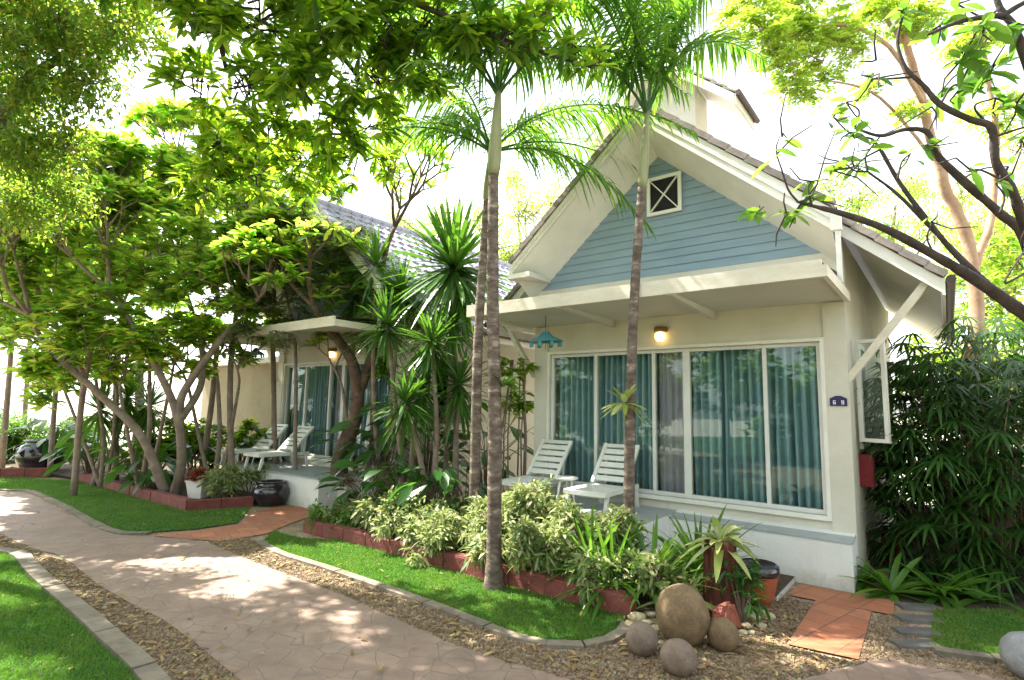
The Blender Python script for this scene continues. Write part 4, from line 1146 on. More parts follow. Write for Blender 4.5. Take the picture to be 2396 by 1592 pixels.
# big-leaved undergrowth
def broad(base, n, h, L, lab, seed, lm='l_broad', group='big leaved plants under the trees'):
    rg = np.random.default_rng(seed); o = thing('big_leaf_plant', lab, 'plant', base, 0, group); t, f = MB(), MB()
    for i in range(n):
        a = rg.random() * 6.283; e = np.array((math.cos(a), math.sin(a), 0)) * rg.uniform(.1, .55) * h + np.array((0, 0, h * rg.uniform(.4, 1)))
        t.tube([(0, 0, 0), e * np.array((.3, .3, .7)), e], [.01, .008, .005], 5, False)
        d = e * np.array((1, 1, 0)) / (np.linalg.norm(e[:2]) + .01) + np.array((0, 0, rg.uniform(-.6, .3)))
        leaves(f, [e], [d], L * rg.uniform(.7, 1.1), L * .42 * rg.uniform(.8, 1.1), T_HI, .3, rg)
    t.build('stem', M['twig'], o); f.build('foliage', M[lm], o)
bl = [((860, 1130), 10.2, 36, 1.1, .48, 'big leaved plant at the left end of the near bed'), ((940, 1130), 9.6, 40, 1.15, .45, 'big leaved plant beneath the two headed dracaena'), ((1030, 1130), 9.2, 40, 1.2, .42, 'big leaved plant left of the twin palm'),
      ((310, 1130), 13.6, 40, 1.1, .5, 'bright big leaved plant under the frangipani'), ((360, 1140), 13.0, 30, .9, .45, 'big leaved plant beside the frangipani trunk'), ((210, 1080), 15.0, 44, 1.3, .5, 'big leaved plant behind the left edging'),
      ((450, 1100), 14.0, 36, 1.2, .4, 'big leaved plant behind the far white pot'), ((130, 1040), 16.5, 44, 1.6, .6, 'tall big leaved plant behind the dark jar'), ((560, 1050), 14.6, 40, 1.6, .4, 'dark big leaved plant left of the far loungers'),
      ((1090, 1100), 9.4, 30, 1.1, .35, 'big leaved plant between the palms and the near porch'), ((900, 1050), 11.6, 50, 2.0, .5, 'tall dark plant filling the gap between the houses'), ((1000, 1050), 12.0, 60, 2.4, .5, 'tallest dark plant between the houses'), ((1140, 1050), 11.6, 50, 2.2, .45, 'tall dark plant beside the near porch')]
for i, (px, d, n, h, L, lab) in enumerate(bl):
    p = P(px[0], px[1], d); broad((p[0], p[1], 0), n, h, L, lab, 300 + i, 'l_fern' if 'bright' in lab else 'l_broad')
# low ground cover at left end of the near bed and far bed
for i, (px, py, lab) in enumerate([(760, 1232, 'low yellow green shrub just behind the left end of the near edging'), (830, 1240, 'low green shrub second from the left end of the near bed')]):
    shrub(G(px, py, .1), .22, .3, lab, None, M['l_fern'], 150 + i, 900, blobs=5)
for i, (px, py, h, r, lab) in enumerate([(-60, 1060, 1.2, 1.5, 'sunlit yellow green bush at the left edge'), (60, 1040, 1.3, 1.3, 'sunlit yellow green bush behind the big dark jar'), (160, 1040, 1.4, 1.3, 'bright green bush right of the big dark jar'), (-120, 1020, 1.6, 1.8, 'farther sunlit bush on the left')]):
    p = P(px, 1000, 18.0 + i); shrub((p[0], p[1], 0), h, r, lab, 'sunlit bushes at the far left', M['l_fern'], 160 + i, 330, blobs=9)
for i, (px, d, h, r, lab) in enumerate([(470, 15.5, 1.6, .8, 'dark shrub against the far house wall, left of its pilaster'), (380, 15.8, 1.9, .9, 'dark shrub at the far house corner'), (590, 15.0, 2.0, .7, 'dark shrub beside the far house pilaster')]):
    p = P(px, 1000, d); shrub((p[0], p[1], 0), h, r, lab, 'dark shrubs against the far house', M['l_dark'], 170 + i, 330, 'whorl', blobs=7)
# slender grey canes left of the near porch
cn = thing('bamboo', 'slender grey canes beside the left pillar of the near porch', 'bamboo', HU(5.55, -.2))
m = MB(); rg = np.random.default_rng(9)
for i in range(9):
    x, y = rg.uniform(-.3, .35), rg.uniform(-.2, .3); m.tube([(x, y, 0), (x + rg.normal() * .03, y, 1.6), (x + rg.normal() * .06, y, 3.1)], [.018, .016, .012], 7)
m.build('cane', M['bark'], cn, True)
m = MB(); foliage(m, None, rg, [(0, 0, 2.9, .5), (.1, .1, 2.2, .4)], 160, 'whorl'); m.build('foliage', M['l_dark'], cn)

# ================================================================== PALMS
def frond(mb, base, az, el, L, rng, droop=.9, ll=.55, n=44):
    az_v = np.array((math.cos(az), math.sin(az), 0)); t = np.linspace(0, 1, 16)
    x = L * (t * math.cos(el)); z = L * (t * math.sin(el)) - droop * L * t ** 2.6 * .62
    x = x * (1 + .9 * droop * t * math.sin(el))
    pts = np.array(base)[None] + az_v[None] * x[:, None] + np.array((0, 0, 1.0))[None] * z[:, None]
    side0 = np.cross(az_v, (0, 0, 1)); twist = rng.normal() * .25
    pts = pts + side0[None] * (twist * L * .3 * t[:, None] ** 2)
    mb.tube(pts, list(np.linspace(.022, .004, 16)), 6, False)
    tl = np.linspace(.16, .985, n); P0 = np.stack([np.interp(tl, t, pts[:, k]) for k in range(3)], -1)
    tg = np.gradient(pts, axis=0); TG = np.stack([np.interp(tl, t, tg[:, k]) for k in range(3)], -1); TG /= np.linalg.norm(TG, axis=1)[:, None]
    sd = np.cross(TG, (0, 0, 1)); sd /= np.linalg.norm(sd, axis=1)[:, None] + 1e-6; upn = np.cross(sd, TG)
    prof = np.sin(np.clip(tl * 1.05 + .12, 0, 1) * math.pi) ** .55 * .75 + .3
    for s in (-1, 1):
        d = sd * s * 1.0 + TG * .75 + upn * .35 + rng.normal(size=(n, 3)) * .10
        leaves(mb, P0, d, ll * prof * rng.uniform(.85, 1.15, n), .034, T_ST, rng.uniform(.5, 1.25, n), rng, tilt=.15)
def palm(lab, base, knee, top, r0, r1, shaft, fronds, seed, group='slender palms in front of the porch'):
    """base, knee points of trunk; top = end of brown trunk; shaft = end of green crownshaft"""
    rg = np.random.default_rng(seed); base = np.array(base, float)
    o = thing('palm_tree', lab, 'palm tree', base, 0, group)
    pts = spline([(0, 0, -.02)] + [np.array(k) - base for k in knee] + [np.array(top) - base], 10); m_ = len(pts)
    rad = np.linspace(r0, r1, m_) * (1 + .03 * np.sin(np.arange(m_) * 2.1)); rad[0] *= 1.35; rad[1] *= 1.12
    # rings along the trunk
    pr = []; rd = []
    for i in range(m_ - 1):
        for s in np.linspace(0, 1, 5, endpoint=False):
            pr.append(np.array(pts[i]) * (1 - s) + np.array(pts[i + 1]) * s); rd.append((rad[i] * (1 - s) + rad[i + 1] * s) * (1 + .022 * rg.normal() + (.03 if int(s * 5) == 2 else 0)))
    pr.append(pts[-1]); rd.append(rad[-1])
    t = MB(); t.tube(pr, rd, 14); t.build('trunk', M['palmbark'], o, True)
    top = np.array(top) - base; sh = np.array(shaft) - base
    s = MB(); s.tube(spline([top, top * .6 + sh * .4, sh], 5), [r1 * 1.0, r1 * 1.22, r1 * 1.28, r1 * 1.3, r1 * 1.28, r1 * 1.2, r1 * 1.1, r1, r1 * .85, r1 * .7, r1 * .55], 12); s.build('crownshaft', M['palegreen'], o, True)
    for (az, el, L, dr) in fronds:
        f = MB(); frond(f, sh - (sh - top) * .05, math.radians(az), math.radians(el), L, rg, dr, .26 * L ** .7 + .16, int(16 * L) + 16); f.build('frond', M['l_palm'], o)
    return o
A = G(1155, 1380)
palm('stout palm rooted in the lawn strip against the red edging, brown ringed trunk', A, [P(1158, 1000, 6.95), P(1153, 700, 6.9)], P(1155, 410, 6.9), .096, .068, P(1166, 215, 6.9),
     [(200, 78, 3.4, .75), (165, 68, 3.3, 1.0), (235, 70, 3.0, 1.0), (20, 76, 3.5, .8), (-20, 68, 3.2, 1.0), (70, 76, 3.4, .6), (120, 82, 3.4, .4), (-70, 80, 2.8, .7), (185, 58, 2.7, 1.25), (5, 60, 2.6, 1.3)], 11)
Bp = P(1112, 1150, 8.6)
palm('thinner palm close behind the stout one, pale trunk leaning slightly', (Bp[0], Bp[1], 0), [P(1117, 850, 8.6), P(1128, 640, 8.6)], P(1140, 470, 8.6), .085, .062, P(1150, 350, 8.6),
     [(170, 48, 2.5, 1.2), (0, 50, 2.7, 1.2), (15, 28, 2.8, 1.25), (-30, 40, 2.4, 1.3), (140, 62, 2.5, 1.0), (200, 25, 2.3, 1.3), (250, 42, 2.2, 1.3), (60, 60, 2.5, 1.0), (-10, 8, 2.2, 1.3), (185, 66, 2.5, 1.1)], 12)
Cp = P(1470, 1150, 7.2)
palm('slender palm growing in front of the near porch, green crownshaft beside the gable vent', (Cp[0], Cp[1], 0), [P(1474, 1000, 7.2), P(1484, 700, 7.2)], P(1502, 440, 7.2), .072, .056, P(1515, 262, 7.2),
     [(150, 82, 4.0, .4), (188, 74, 3.8, .6), (28, 82, 4.2, .35), (-8, 75, 3.8, .6), (60, 78, 3.6, .5), (-60, 80, 3.2, .6), (230, 74, 3.4, .8), (172, 66, 2.6, 1.0), (12, 70, 3.0, .95)], 13)
# small epiphytes on palm trunks
strap_plant(P(1462, 950, 7.12), 26, .32, .085, 'small pale green plant growing on the slender palm trunk', M['l_pale'], 81, (-.6, 1.2), .3, name='epiphyte', group='plants growing on palm trunks')
strap_plant(P(1180, 905, 6.85), 14, .28, .055, 'small bright leaved plant growing on the stout palm trunk', M['l_fern'], 82, (-.6, 1.2), .3, name='epiphyte', group='plants growing on palm trunks')

# ================================================================== FRANGIPANIS
def CL(lst): return [(*P(x, y, d), r) for x, y, d, r in lst]
def frangipani(base, starts, levels, L0, r0, lab, seed, leafL=.36, spread=.62, bias=(0, 0, .25), bm='bark', leafn=(14, 24), group='frangipani trees in the far bed', name='frangipani', lm='l_frang', clumps=()):
    rg = np.random.default_rng(seed); base = np.array(base, float)
    o = thing(name, lab, 'tree', base, 0, group); t, f = MB(), MB(); tips = []
    def grow(p, d, L, r, lv):
        d = d / np.linalg.norm(d); bend = rg.normal(size=3) * .12
        q = p + (d + bend * .5) * L * .5; e = p + (d + bend) * L + np.array((0, 0, .03))
        t.tube(spline([p, q, e], 4), list(np.linspace(r, r * .78, 9)), 8)
        if lv == 0 or r < .007: tips.append((e, d)); return
        k = 3 if rg.random() < .38 else 2
        ax = sph(rg, 1)[0]; ax -= d * (ax @ d); ax /= np.linalg.norm(ax)
        for i in range(k):
            th = i * 6.283 / k + rg.normal() * .25
            s = ax * math.cos(th) + np.cross(d, ax) * math.sin(th)
            nd = d * math.cos(spread) + s * math.sin(spread) * rg.uniform(.7, 1.15) + np.array(bias)
            grow(e, nd, L * rg.uniform(.68, .88), r * .74, lv - 1)
    for st in starts:
        pts = [np.array(x, float) - base for x in st[0]]
        sp = spline(pts, 6); t.tube(sp, list(np.linspace(st[1], st[2], len(sp))), 10)
        d = sp[-1] - sp[-3]
        grow(sp[-1], d, L0, st[2] * .95, levels)
    tp = np.array([e for e, d in tips])
    for (cx, cy, cz, r) in clumps:             # further leafy twigs growing out of the nearest branch tips
        c0 = np.array((cx, cy, cz)) - base
        for _ in range(int(34 * r * r) + 6):
            q = c0 + sph(rg, 1)[0] * rg.random() ** .4 * r * np.array((1, 1, .8)); k_ = np.argmin(np.linalg.norm(tp - q, axis=1))
            v_ = q - tp[k_]
            t.tube(spline([tp[k_], tp[k_] + v_ * .5 + rg.normal(size=3) * .08, q], 3), list(np.linspace(.016, .010, 7)), 5); tips.append((q, v_ / (np.linalg.norm(v_) + 1e-6) * .6 + np.array((0, 0, .5)))); tp = np.vstack([tp, q])
    for e, d in tips:
        n = rg.integers(*leafn); a = rg.random(n) * 6.283; el = rg.uniform(-.35, .75, n)
        dd = np.stack([np.cos(a) * np.cos(el), np.sin(a) * np.cos(el), np.sin(el)], -1) + d * .25
        leaves(f, np.tile(e, (n, 1)) - d * rg.uniform(0, .07, n)[:, None], dd, leafL * rg.uniform(.6, 1.1, n), leafL * .30 * rg.uniform(.8, 1.1, n), T_HI, .25, rg, tilt=.35)
    t.build('trunk', M[bm], o, True); f.build('crown', M[lm], o)
    return len(tips)
b = np.array(G(405, 1165))
frangipani(b, [([b, P(425, 1080, 12.4), P(420, 960, 12.3), P(440, 900, 12.2), P(520, 790, 12.0)], .11, .07), ([P(420, 1000, 12.35), P(400, 930, 12.2), P(350, 830, 11.8), P(310, 760, 11.6)], .09, .06),
               ([P(385, 1150, 12.3), P(330, 1020, 12.2), P(240, 930, 12.0), P(130, 830, 11.6)], .10, .06), ([P(425, 980, 12.3), P(470, 900, 12.6), P(470, 800, 12.8), P(440, 700, 12.9)], .08, .055)],
           5, .85, .06, 'wide spreading frangipani behind the left edging, several crooked trunks', 21, clumps=CL([(560, 720, 11.6, .35), (480, 640, 11.6, .5), (100, 860, 11.4, .35), (300, 780, 11.4, .55), (180, 800, 11.3, .5), (440, 760, 11.8, .45), (360, 830, 11.6, .35), (300, 620, 11.6, .8), (420, 540, 11.6, .8), (240, 720, 11.4, .7), (400, 680, 11.8, .7), (540, 620, 11.8, .6), (150, 740, 11.4, .6), (330, 480, 11.8, .7)]))
b = P(545, 1140, 13.2); b[2] = 0
frangipani(b, [([b, P(538, 900, 13.2), P(550, 760, 13.1), P(560, 640, 13.0)], .075, .05)], 5, .8, .05, 'straight trunked frangipani left of the far loungers', 22, clumps=CL([(600, 620, 12.4, .5), (540, 640, 12.4, .5), (600, 700, 12.8, .45), (480, 740, 13, .5), (600, 480, 12.6, .8), (520, 560, 12.8, .7), (680, 560, 12.8, .6), (560, 700, 13, .5)]))
b = P(470, 1100, 14); b[2] = 0
frangipani(b, [([b, P(500, 900, 14), P(510, 700, 13.8), P(480, 560, 13.6)], .075, .05)], 5, .9, .05, 'taller frangipani behind the straight trunked one', 23, clumps=CL([(470, 430, 13, .8), (380, 380, 13, .7), (560, 380, 13, .8)]))
b = np.array(G(800, 1180))
frangipani(b, [([b, P(795, 1080, 12.0), P(835, 960, 12.0), P(825, 850, 11.9), P(770, 770, 11.7)], .21, .085), ([P(830, 940, 12.0), P(870, 830, 12.0), P(880, 700, 12.0), P(900, 600, 12.0)], .12, .06)],
           4, .72, .055, 'twisted thick trunked frangipani at the right end of the far deck', 24, bm='knotbark', leafn=(4, 9), clumps=CL([(880, 660, 11.8, .4), (760, 700, 11.7, .3), (700, 480, 11.6, .5), (820, 560, 11.8, .4), (870, 760, 11.8, .35)]))
b = P(275, 1090, 14.5); b[2] = 0
frangipani(b, [([b, P(272, 900, 14.5), P(280, 780, 14.5)], .08, .055), ([P(272, 900, 14.5), P(200, 780, 14.3), P(130, 700, 14.1)], .06, .05)], 5, .85, .05, 'frangipani with a dark upright trunk behind the left edging', 25, clumps=CL([(250, 800, 14.2, .7), (330, 840, 14.2, .6), (170, 860, 14.2, .6), (200, 560, 13.6, 1.0), (100, 620, 13.6, .9), (280, 660, 14, .7), (60, 740, 14, .7)]))
b = P(120, 1080, 15.5); b[2] = 0
frangipani(b, [([b, P(132, 900, 15.4), P(150, 760, 15.2)], .07, .05)], 5, .9, .05, 'slim frangipani right of the big dark jar', 26, clumps=CL([(110, 870, 15, .7), (60, 800, 15, .6), (130, 680, 15, 1.1), (180, 780, 15, .7), (60, 600, 15, 1.1)]))
b = P(8, 1060, 17); b[2] = 0
frangipani(b, [([b, P(20, 900, 16.8), P(35, 700, 16.5)], .09, .055)], 5, 1.0, .05, 'frangipani at the left edge with a pale leaning trunk', 27, clumps=CL([(0, 760, 16, .9), (40, 560, 16, 1.2), (20, 680, 16, 1.0), (110, 480, 16, 1.2)]))
b = P(60, 1000, 21); b[2] = 0
frangipani(b, [([b, P(66, 850, 21), P(75, 700, 21)], .09, .06)], 5, 1.2, .05, 'thin distant frangipani against the bright background at the left', 28)

b = P(180, 1090, 12.6); b[2] = 0
frangipani(b, [([b, P(190, 950, 12.6), P(215, 800, 12.4), P(240, 650, 12.2)], .07, .05), ([P(200, 880, 12.5), P(130, 760, 12.2), P(80, 660, 12.0)], .055, .045)], 5, .8, .05, 'slender leafy frangipani between the straight trunks on the left', 29, clumps=CL([(130, 840, 12.1, .45), (230, 770, 12, .4), (40, 740, 12, .5), (240, 540, 12, .8), (140, 600, 12, .8), (60, 660, 12, .7), (180, 690, 12, .6)]))
b = P(650, 1060, 14.2); b[2] = 0
frangipani(b, [([b, P(640, 900, 14.2), P(640, 700, 14.0), P(660, 560, 13.8)], .07, .05)], 5, .8, .05, 'frangipani close to the far porch pilaster, crown above the canopy', 30, clumps=CL([(700, 640, 13.8, .6), (640, 740, 13.9, .35), (580, 660, 13.8, .5), (660, 500, 13.6, .8), (740, 440, 13.6, .7), (600, 600, 13.6, .6), (780, 540, 13.7, .5)]))
for k_, (bx, by, dpt, tx, ty, cl_, lab) in enumerate([
    (330, 1120, 13.0, 350, 900, [(340, 800, 12.8, .5), (400, 850, 12.8, .4), (280, 860, 12.8, .4), (430, 780, 12.8, .4)], 'low many stemmed frangipani in front of the far side wing'),
    (500, 1120, 13.2, 510, 900, [(500, 790, 13, .45), (560, 830, 13, .35), (470, 860, 13, .35)], 'low frangipani between the white pot and the far loungers'),
    (240, 1100, 13.8, 230, 930, [(210, 850, 13.6, .45), (150, 900, 13.6, .4), (270, 880, 13.6, .4), (90, 930, 13.6, .35)], 'low frangipani behind the middle of the left edging'),
    (850, 1100, 12.4, 870, 900, [(880, 780, 12.2, .4), (930, 720, 12.2, .4), (900, 860, 12.2, .35)], 'green topped frangipani right of the twisted one')]):
    b = P(bx, by, dpt); b[2] = 0; e = P(tx, ty, dpt)
    frangipani(b, [([b, b * .5 + e * .5 + np.array((.1, 0, 0)), e], .06, .045), ([b + np.array((.1, 0, 0)), b * .6 + e * .4 + np.array((.3, 0, 0)), e + np.array((.6, -.2, -.1))], .05, .035), ([b, b * .6 + e * .4 - np.array((.3, 0, 0)), e - np.array((.6, .1, .2))], .05, .035)],
               3, .5, .04, lab, 500 + k_, leafn=(9, 16), clumps=CL(cl_))
# near frangipani at the right: bare dark limbs reaching in, few leaves
base = np.array((5.4, 4.3, 0)); rg = np.random.default_rng(31)
o = thing('frangipani', 'near frangipani reaching in from the right edge, dark bare limbs and few leaves', 'tree', base)
t, f = MB(), MB()
limbs = [([base, (5.1, 4.3, 1.6), P(2480, 800, 4.3), P(2396, 735, 4.3), P(2290, 660, 4.25), P(2190, 600, 4.2), P(2080, 540, 4.1), P(1980, 503, 4.0), P(1900, 482, 3.95), P(1868, 474, 3.9)], .085, .009),
         ([P(2396, 735, 4.3), P(2330, 680, 4.4), P(2240, 600, 4.5), P(2150, 490, 4.55), P(2100, 420, 4.6), P(2060, 350, 4.6), P(2040, 325, 4.6)], .035, .013),
         ([P(2300, 655, 4.4), P(2190, 545, 4.6), P(2100, 455, 4.7), P(2030, 402, 4.75)], .025, .012),
         ([P(2480, 800, 4.3), P(2396, 560, 4.0), P(2340, 500, 3.95), P(2250, 420, 3.9), P(2190, 360, 3.9), P(2170, 310, 3.9), P(2120, 303, 3.9), P(2060, 318, 3.85), P(2000, 300, 3.8)], .045, .010),
         ([P(2480, 800, 4.3), P(2396, 530, 3.7), P(2370, 450, 3.6), P(2330, 380, 3.55), P(2320, 300, 3.5), P(2270, 280, 3.5), P(2200, 245, 3.5), P(2160, 200, 3.5), P(2120, 160, 3.5), P(2100, 100, 3.5), P(2112, 40, 3.5)], .038, .010),
         ([P(2520, 500, 3.6), P(2396, 130, 3.3), P(2370, 60, 3.3), P(2340, 20, 3.3), P(2315, -60, 3.3)], .036, .018),
         ([P(2350, 35, 3.3), P(2250, 50, 3.3), P(2170, 82, 3.3)], .022, .010), ([P(2350, 35, 3.3), P(2400, 5, 3.25), P(2470, -20, 3.2)], .022, .012)]
twigs = [[(1868, 474), (1845, 445), (1830, 400), (1817, 362)], [(1868, 474), (1895, 462), (1912, 432)], [(1900, 482), (1890, 440), (1900, 425)], [(2040, 325), (1990, 312), (1950, 275)], [(2060, 350), (2020, 372), (2000, 395)],
         [(2140, 180), (2090, 184), (2040, 186)], [(2200, 245), (2225, 205), (2250, 195)], [(2100, 420), (2110, 380), (2130, 360)], [(2330, 320), (2390, 300), (2440, 290)], [(2320, 300), (2280, 250), (2330, 230)],
         [(2340, 500), (2350, 460), (2330, 430)], [(2250, 420), (2300, 395), (2360, 390)], [(2170, 310), (2190, 270), (2180, 250)], [(2340, 20), (2300, 40), (2240, 10)], [(2190, 600), (2170, 560), (2180, 520)],
         [(2360, 430), (2300, 400), (2270, 398)], [(2310, 90), (2290, 120), (2270, 150)], [(2030, 402), (2000, 400), (1975, 380)], [(2030, 402), (2025, 370), (2035, 350)], [(2000, 300), (2010, 260), (1980, 240)], [(2396, 640), (2350, 662), (2395, 590)]]
for pts, r0, r1 in limbs:
    sp = spline([np.array(p) - base for p in pts], 5); t.tube(sp, list(np.linspace(r0 * .88, r1 * .8, len(sp)) * (1 + .07 * rg.normal(size=len(sp)))), 9)
ends = []
for tw in twigs:
    dd_ = 3.55 if tw[0][1] < 260 or tw[0][0] > 2300 else (3.9 if tw[0][0] < 1905 else 4.3)
    sp = spline([P(x, y, dd_) - base for x, y in tw], 5); t.tube(sp, list(np.linspace(.009, .005, len(sp))), 7); ends.append((sp[-1], sp[-1] - sp[-4]))
for x, y, dd_, n in [(1900, 465, 3.95, 6), (1950, 400, 4.2, 9), (2010, 385, 4.75, 12), (1990, 310, 3.8, 9), (1830, 320, 3.9, 1), (2040, 180, 3.5, 2), (2050, 140, 3.5, 2), (2250, 140, 3.4, 14), (2320, 160, 3.4, 16), (2200, 60, 3.4, 9), (2110, 30, 3.5, 9),
                     (2380, 240, 3.5, 16), (2240, 215, 3.6, 9), (2300, 60, 3.2, 10), (2390, 330, 3.6, 6), (2160, 340, 3.9, 6), (2396, 60, 3.2, 12), (1770, 500, 3.95, 7), (1840, 500, 3.9, 7)]:
    ends.append((P(x, y, dd_) - base, rg.normal(size=3) * .2 - np.array((0, 0, .2)), n))
for e in ends:
    n = e[2] if len(e) > 2 else int(rg.integers(2, 5))
    a = rg.random(n) * 6.283; el = rg.uniform(-.7, .6, n)
    dd = np.stack([np.cos(a) * np.cos(el), np.sin(a) * np.cos(el), np.sin(el)], -1)
    leaves(f, np.tile(e[0], (n, 1)) + rg.normal(size=(n, 3)) * .02, dd, rg.uniform(.10, .19, n), rg.uniform(.05, .075, n), T_HI, .3, rg, tilt=.5)
    for _ in range(2):                          # blunt leafless twigs
        q = e[0] + rg.normal(size=3) * .12; t.tube([e[0], (e[0] + q) / 2 + rg.normal(size=3) * .02, q], [.007, .006, .004], 5)
t.build('trunk', M['darkbark'], o, True); f.build('crown', M['l_nearleaf'], o)

# ================================================================== BIG TREES
def CL(lst): return [(*P(x, y, d), r) for x, y, d, r in lst]
# dark glossy tree over the path (trunk outside the picture on the left)
b = np.array((-9.0, 4.0, 0))
paths = [([b, (-8.8, 4.1, 2.5), (-8.0, 4.6, 6.6), P(300, -330, 6.5), P(480, -30, 6.6), P(530, 170, 6.9)], .24, .022),
         ([P(300, -330, 6.5), P(620, -60, 6.5), P(760, 80, 6.8), P(850, 200, 7.2)], .08, .025), ([P(480, -20, 6.6), P(700, -120, 6.2), P(950, 0, 6.4), P(1200, 100, 6.4), P(1390, 160, 6.2)], .06, .015)]
tree('broadleaf_tree', 'dark glossy leaved tree arching over the path, its foliage filling the upper left centre', b, paths,
     CL([(480, 40, 6.5, .75), (620, 60, 6.6, .85), (560, 200, 6.8, .7), (470, 190, 7.2, .6), (700, 180, 6.7, .75), (780, 60, 6.4, .75), (850, 170, 6.9, .7), (900, 60, 6.5, .6), (960, 160, 7.0, .55), (650, 300, 7.4, .7),
         (780, 290, 7.2, .6), (520, 330, 7.8, .7), (880, 290, 7.2, .45), (900, 370, 7.6, .3), (1000, 60, 6.6, .55), (1090, 60, 6.4, .5), (1180, 90, 6.3, .45), (1270, 60, 6.3, .4), (1330, 130, 6.2, .32), (1400, 150, 6.1, .22), (700, 380, 8.0, .6), (600, 400, 8.2, .6), (480, 420, 8.4, .55), (820, 370, 7.8, .4),
         (620, -120, 6.0, 1.0), (850, -140, 6.0, .9), (450, -130, 6.0, .9), (1060, -100, 6.2, .8), (750, -420, 7.0, 1.0), (420, -400, 7.0, 1.0), (200, -200, 6.0, .9), (250, -600, 6.0, 1.1)]),
     115, 'whorl', M['l_dark'], M['darkbark'], seed=41, sc=1.15)
# added shade tree, canopy placed mostly above the frame to dapple the path
rs = np.random.default_rng(401); cl = []
for gx in np.arange(-12, -1.5, 1.25):
    for gy in np.arange(4.5, 13.5, 1.25):
        x, y = gx + rs.normal() * .3, gy + rs.normal() * .3; z = 9.2 + rs.normal() * .5 + .12 * (y - 6)
        px_, py_ = 1198 + 1286 * x / y, 950 - 1286 * (z - 2.2) / y
        if rs.random() < .27 or (150 < px_ < 520 and py_ > -30) or (px_ > 520 and py_ > 60): continue
        cl.append((x, y, z, rs.uniform(.65, .95)))
b = np.array((-11.5, 7.5, 0))
tree('broadleaf_tree', 'tall shade tree added at the far left, its high crown placed to dapple the path', b, [([b, (-11.3, 7.6, 4), (-10, 8, 7.5), (-8, 8.2, 9), (-5, 8.5, 9.6)], .3, .05), ([(-10, 8, 7.5), (-9, 6, 9), (-7, 5, 9.2)], .12, .04), ([(-10, 8, 7.5), (-9.5, 10.5, 9.5)], .12, .04)],
     cl, 62, 'whorl', M['l_dark'], M['bark'], seed=402, sc=1.25)
# fine leaved tree top left
b = np.array((-9.5, 8.2, 0))
paths = [([b, (-9.2, 8.2, 3), (-8.6, 8.2, 5.5), P(60, 200, 8.0), P(200, 100, 7.6)], .2, .04), ([(-8.6, 8.2, 5.5), P(-40, 350, 8.4), P(120, 330, 8.4)], .09, .03)]
tree('broadleaf_tree', 'airy olive leaved tree in the top left corner, leaves small', b, paths,
     CL([(30, 40, 7.4, .9), (160, 60, 7.4, .9), (290, 50, 7.2, .65), (60, 200, 7.8, .9), (190, 180, 7.8, .65), (310, 110, 7.8, .35), (40, 350, 8.2, .85), (140, 340, 8.2, .6), (220, 250, 8.2, .25), (60, 480, 8.8, .8), (160, 470, 9.0, .55), (-80, 250, 8, 1.0), (-60, 0, 7.4, 1.0), (80, -120, 7, 1.0), (280, -120, 7, .9)]),
     300, 'fine', M['l_fine'], M['bark'], seed=42)
# mid trees behind frangipanis
b = P(330, 1000, 17.5); b[2] = 0
tree('broadleaf_tree', 'leafy tree rising behind the frangipanis on the left', b, [([b, P(330, 800, 17.5), P(340, 600, 17.3)], .16, .06)],
     CL([(330, 560, 17, 1.5), (200, 620, 17, 1.3), (420, 480, 17, 1.3), (250, 480, 17, 1.0), (100, 560, 17.5, 1.4), (480, 600, 17.2, 1.2), (380, 680, 17, 1.0), (20, 650, 18, 1.3), (560, 480, 17, 1.2), (640, 420, 17, 1.1), (0, 500, 17.5, 1.4), (300, 420, 16, 1.0)]), 90, 'whorl', M['l_frang'], M['bark'], seed=43, sc=1.7)
b = P(760, 900, 19); b[2] = 0
tree('broadleaf_tree', 'grey green feathery tree in front of the far roof', P(700, 1000, 12.9) * np.array((1, 1, 0)), [([P(700, 1000, 12.9) * np.array((1, 1, 0)), P(690, 800, 12.9), P(650, 620, 12.8)], .05, .025)],
     CL([(640, 600, 12.0, .8), (720, 650, 12.0, .7), (600, 700, 12.0, .6), (780, 580, 12.1, .6), (690, 730, 12.0, .5), (800, 680, 12.0, .5), (720, 530, 12.2, .7), (620, 500, 12.2, .7), (840, 540, 12.1, .4), (570, 760, 11.8, .4), (650, 790, 11.8, .35), (760, 760, 11.8, .4), (840, 800, 11.8, .35), (500, 700, 12, .45)]), 330, 'feather', M['l_greyleaf'], M['bark'], seed=44)
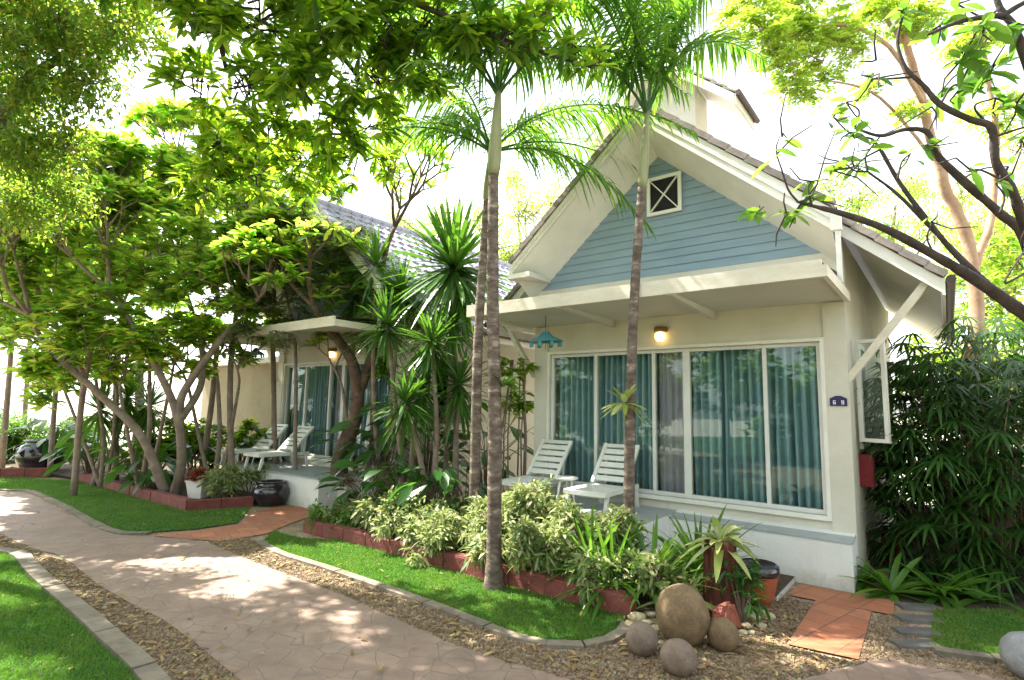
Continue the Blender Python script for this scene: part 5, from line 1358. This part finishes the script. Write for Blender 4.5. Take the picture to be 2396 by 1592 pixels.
# trees beyond, between the houses and behind
for i, (px, py, d, cl, lab, lm, kind, per) in enumerate([
    (1230, 900, 24, [(1230, 500, 24, 1.9), (1180, 600, 24, 1.7), (1290, 470, 25, 1.4), (1240, 620, 24, 1.6), (1130, 520, 24, 1.5), (1200, 430, 24, 1.1)], 'sunlit yellow green tree seen between the palms and the near roof', 'l_yellow', 'fine', 110),
    (1020, 900, 22, [(950, 540, 22, 1.5), (1010, 560, 22, 1.5), (900, 640, 22, 1.3), (1080, 640, 22, 1.4), (1060, 500, 22, 1.2)], 'sunlit tree behind the starburst dracaena', 'l_yellow', 'fine', 110),
    (1090, 1000, 15.5, [(1080, 760, 15.5, 1.2), (980, 800, 15.5, 1.1), (1090, 920, 15, 1.2), (980, 950, 15, 1.2), (900, 880, 15.5, .9), (1170, 850, 15.5, .9), (1180, 960, 15, .9)], 'dark leafy tree closing the gap between the two houses', 'l_dark', 'whorl', 110),
    (2350, 1000, 14, [(2300, 720, 14, 1.3), (2380, 620, 14, 1.3), (2350, 850, 13, 1.2), (2250, 820, 13.5, .9), (2420, 760, 13, 1.2), (2180, 830, 14.5, .9), (2320, 560, 14.5, 1.1), (2220, 650, 15, .9), (2200, 950, 11.5, .8), (2300, 980, 11.5, .9), (2380, 1000, 11, .9), (2200, 1100, 11, .8), (2300, 1120, 11, .9), (2400, 1120, 11, .9), (2120, 1000, 12, .6), (2120, 900, 12.5, .6)], 'green tree behind the fan palms at the right edge', 'l_frang', 'whorl', 120),
    (2080, 900, 20, [(2000, 470, 20, 1.4), (2080, 540, 20, 1.5), (2180, 540, 20, 1.6), (1940, 430, 20, 1.0), (2120, 440, 20, 1.2), (2250, 460, 20, 1.3)], 'green tree rising behind the right end of the near roof', 'l_frang', 'fine', 110),
    (2380, 900, 17, [(2380, 560, 17, 1.5), (2340, 650, 17, 1.3), (2396, 450, 17, 1.3), (2300, 520, 17, 1.0), (2396, 340, 17, 1.1), (2280, 620, 17, 1.0)], 'yellow green tree behind the right edge limbs', 'l_yellow', 'fine', 110)]):
    b = P(px, py, d); b[2] = 0
    c = CL(cl); tp = np.mean([q[:3] for q in c], axis=0)
    tree('broadleaf_tree', lab, b, [([b, (b[0], b[1], tp[2] * .5), tp], .16, .05)] + [([(b[0], b[1], tp[2] * .6), q[:3]], .06, .025) for q in c[:3]], c, per, kind, M[lm], M['bark'], 'trees beyond the houses', 50 + i)
# tan barked tree at the right with feathery yellow crown
b = P(2270, 950, 10.8); b[2] = 0
paths = [([b, P(2275, 900, 10.8), P(2285, 720, 10.8), P(2262, 560, 10.8), P(2200, 400, 10.7), P(2150, 200, 10.5), P(2110, 60, 10.3)], .17, .06), ([P(2275, 640, 10.8), P(2320, 500, 11), P(2330, 300, 11), P(2300, 100, 11)], .09, .04),
         ([P(2160, 240, 10.5), P(2080, 110, 10.2), P(1980, 60, 10), P(1880, 70, 9.9), P(1800, 100, 9.8)], .05, .015), ([P(2110, 100, 10.4), P(2060, 20, 10.2), P(2020, -60, 10)], .05, .02), ([P(2190, 380, 10.7), P(2060, 230, 10.6), P(1940, 190, 10.4), P(1850, 200, 10.3)], .035, .012)]
tree('rain_tree', 'tan barked tree at the right with a sunlit feathery yellow crown', b, paths,
     CL([(1790, 60, 9.8, .65), (1870, 40, 9.9, .75), (1960, 70, 10, .7), (1830, 150, 10, .6), (1920, 150, 10.1, .55), (1880, 220, 10.3, .4), (1840, 205, 10.3, .35), (2050, 20, 10.2, .7), (2140, 40, 10.3, .7), (2050, 200, 10.6, .35), (1760, 0, 9.8, .6), (1900, -60, 9.9, .9), (2000, 120, 10, .35), (2150, 240, 10.6, .4), (2280, 120, 11, .7), (2330, 250, 11, .6), (2100, 260, 10.6, .3)]),
     190, 'feather', M['l_yellow'], M['redbark'], seed=61, sc=1.2)

# leafy mass all round behind the camera and to the right (closes the view in the glass)
rg = np.random.default_rng(71); fb = MB()
cl = []
for i in range(110):
    a = math.radians(rg.uniform(100, 300)); q = rg.uniform(11, 15)
    x, y = q * math.sin(a), q * math.cos(a) - 1
    cl.append((x, y, rg.uniform(.6, 6.0), rg.uniform(1.5, 2.4)))
foliage(fb, None, rg, cl, 22, 'whorl', 2.2)
fb.build('distant_foliage', M['l_dark'], kind='stuff')
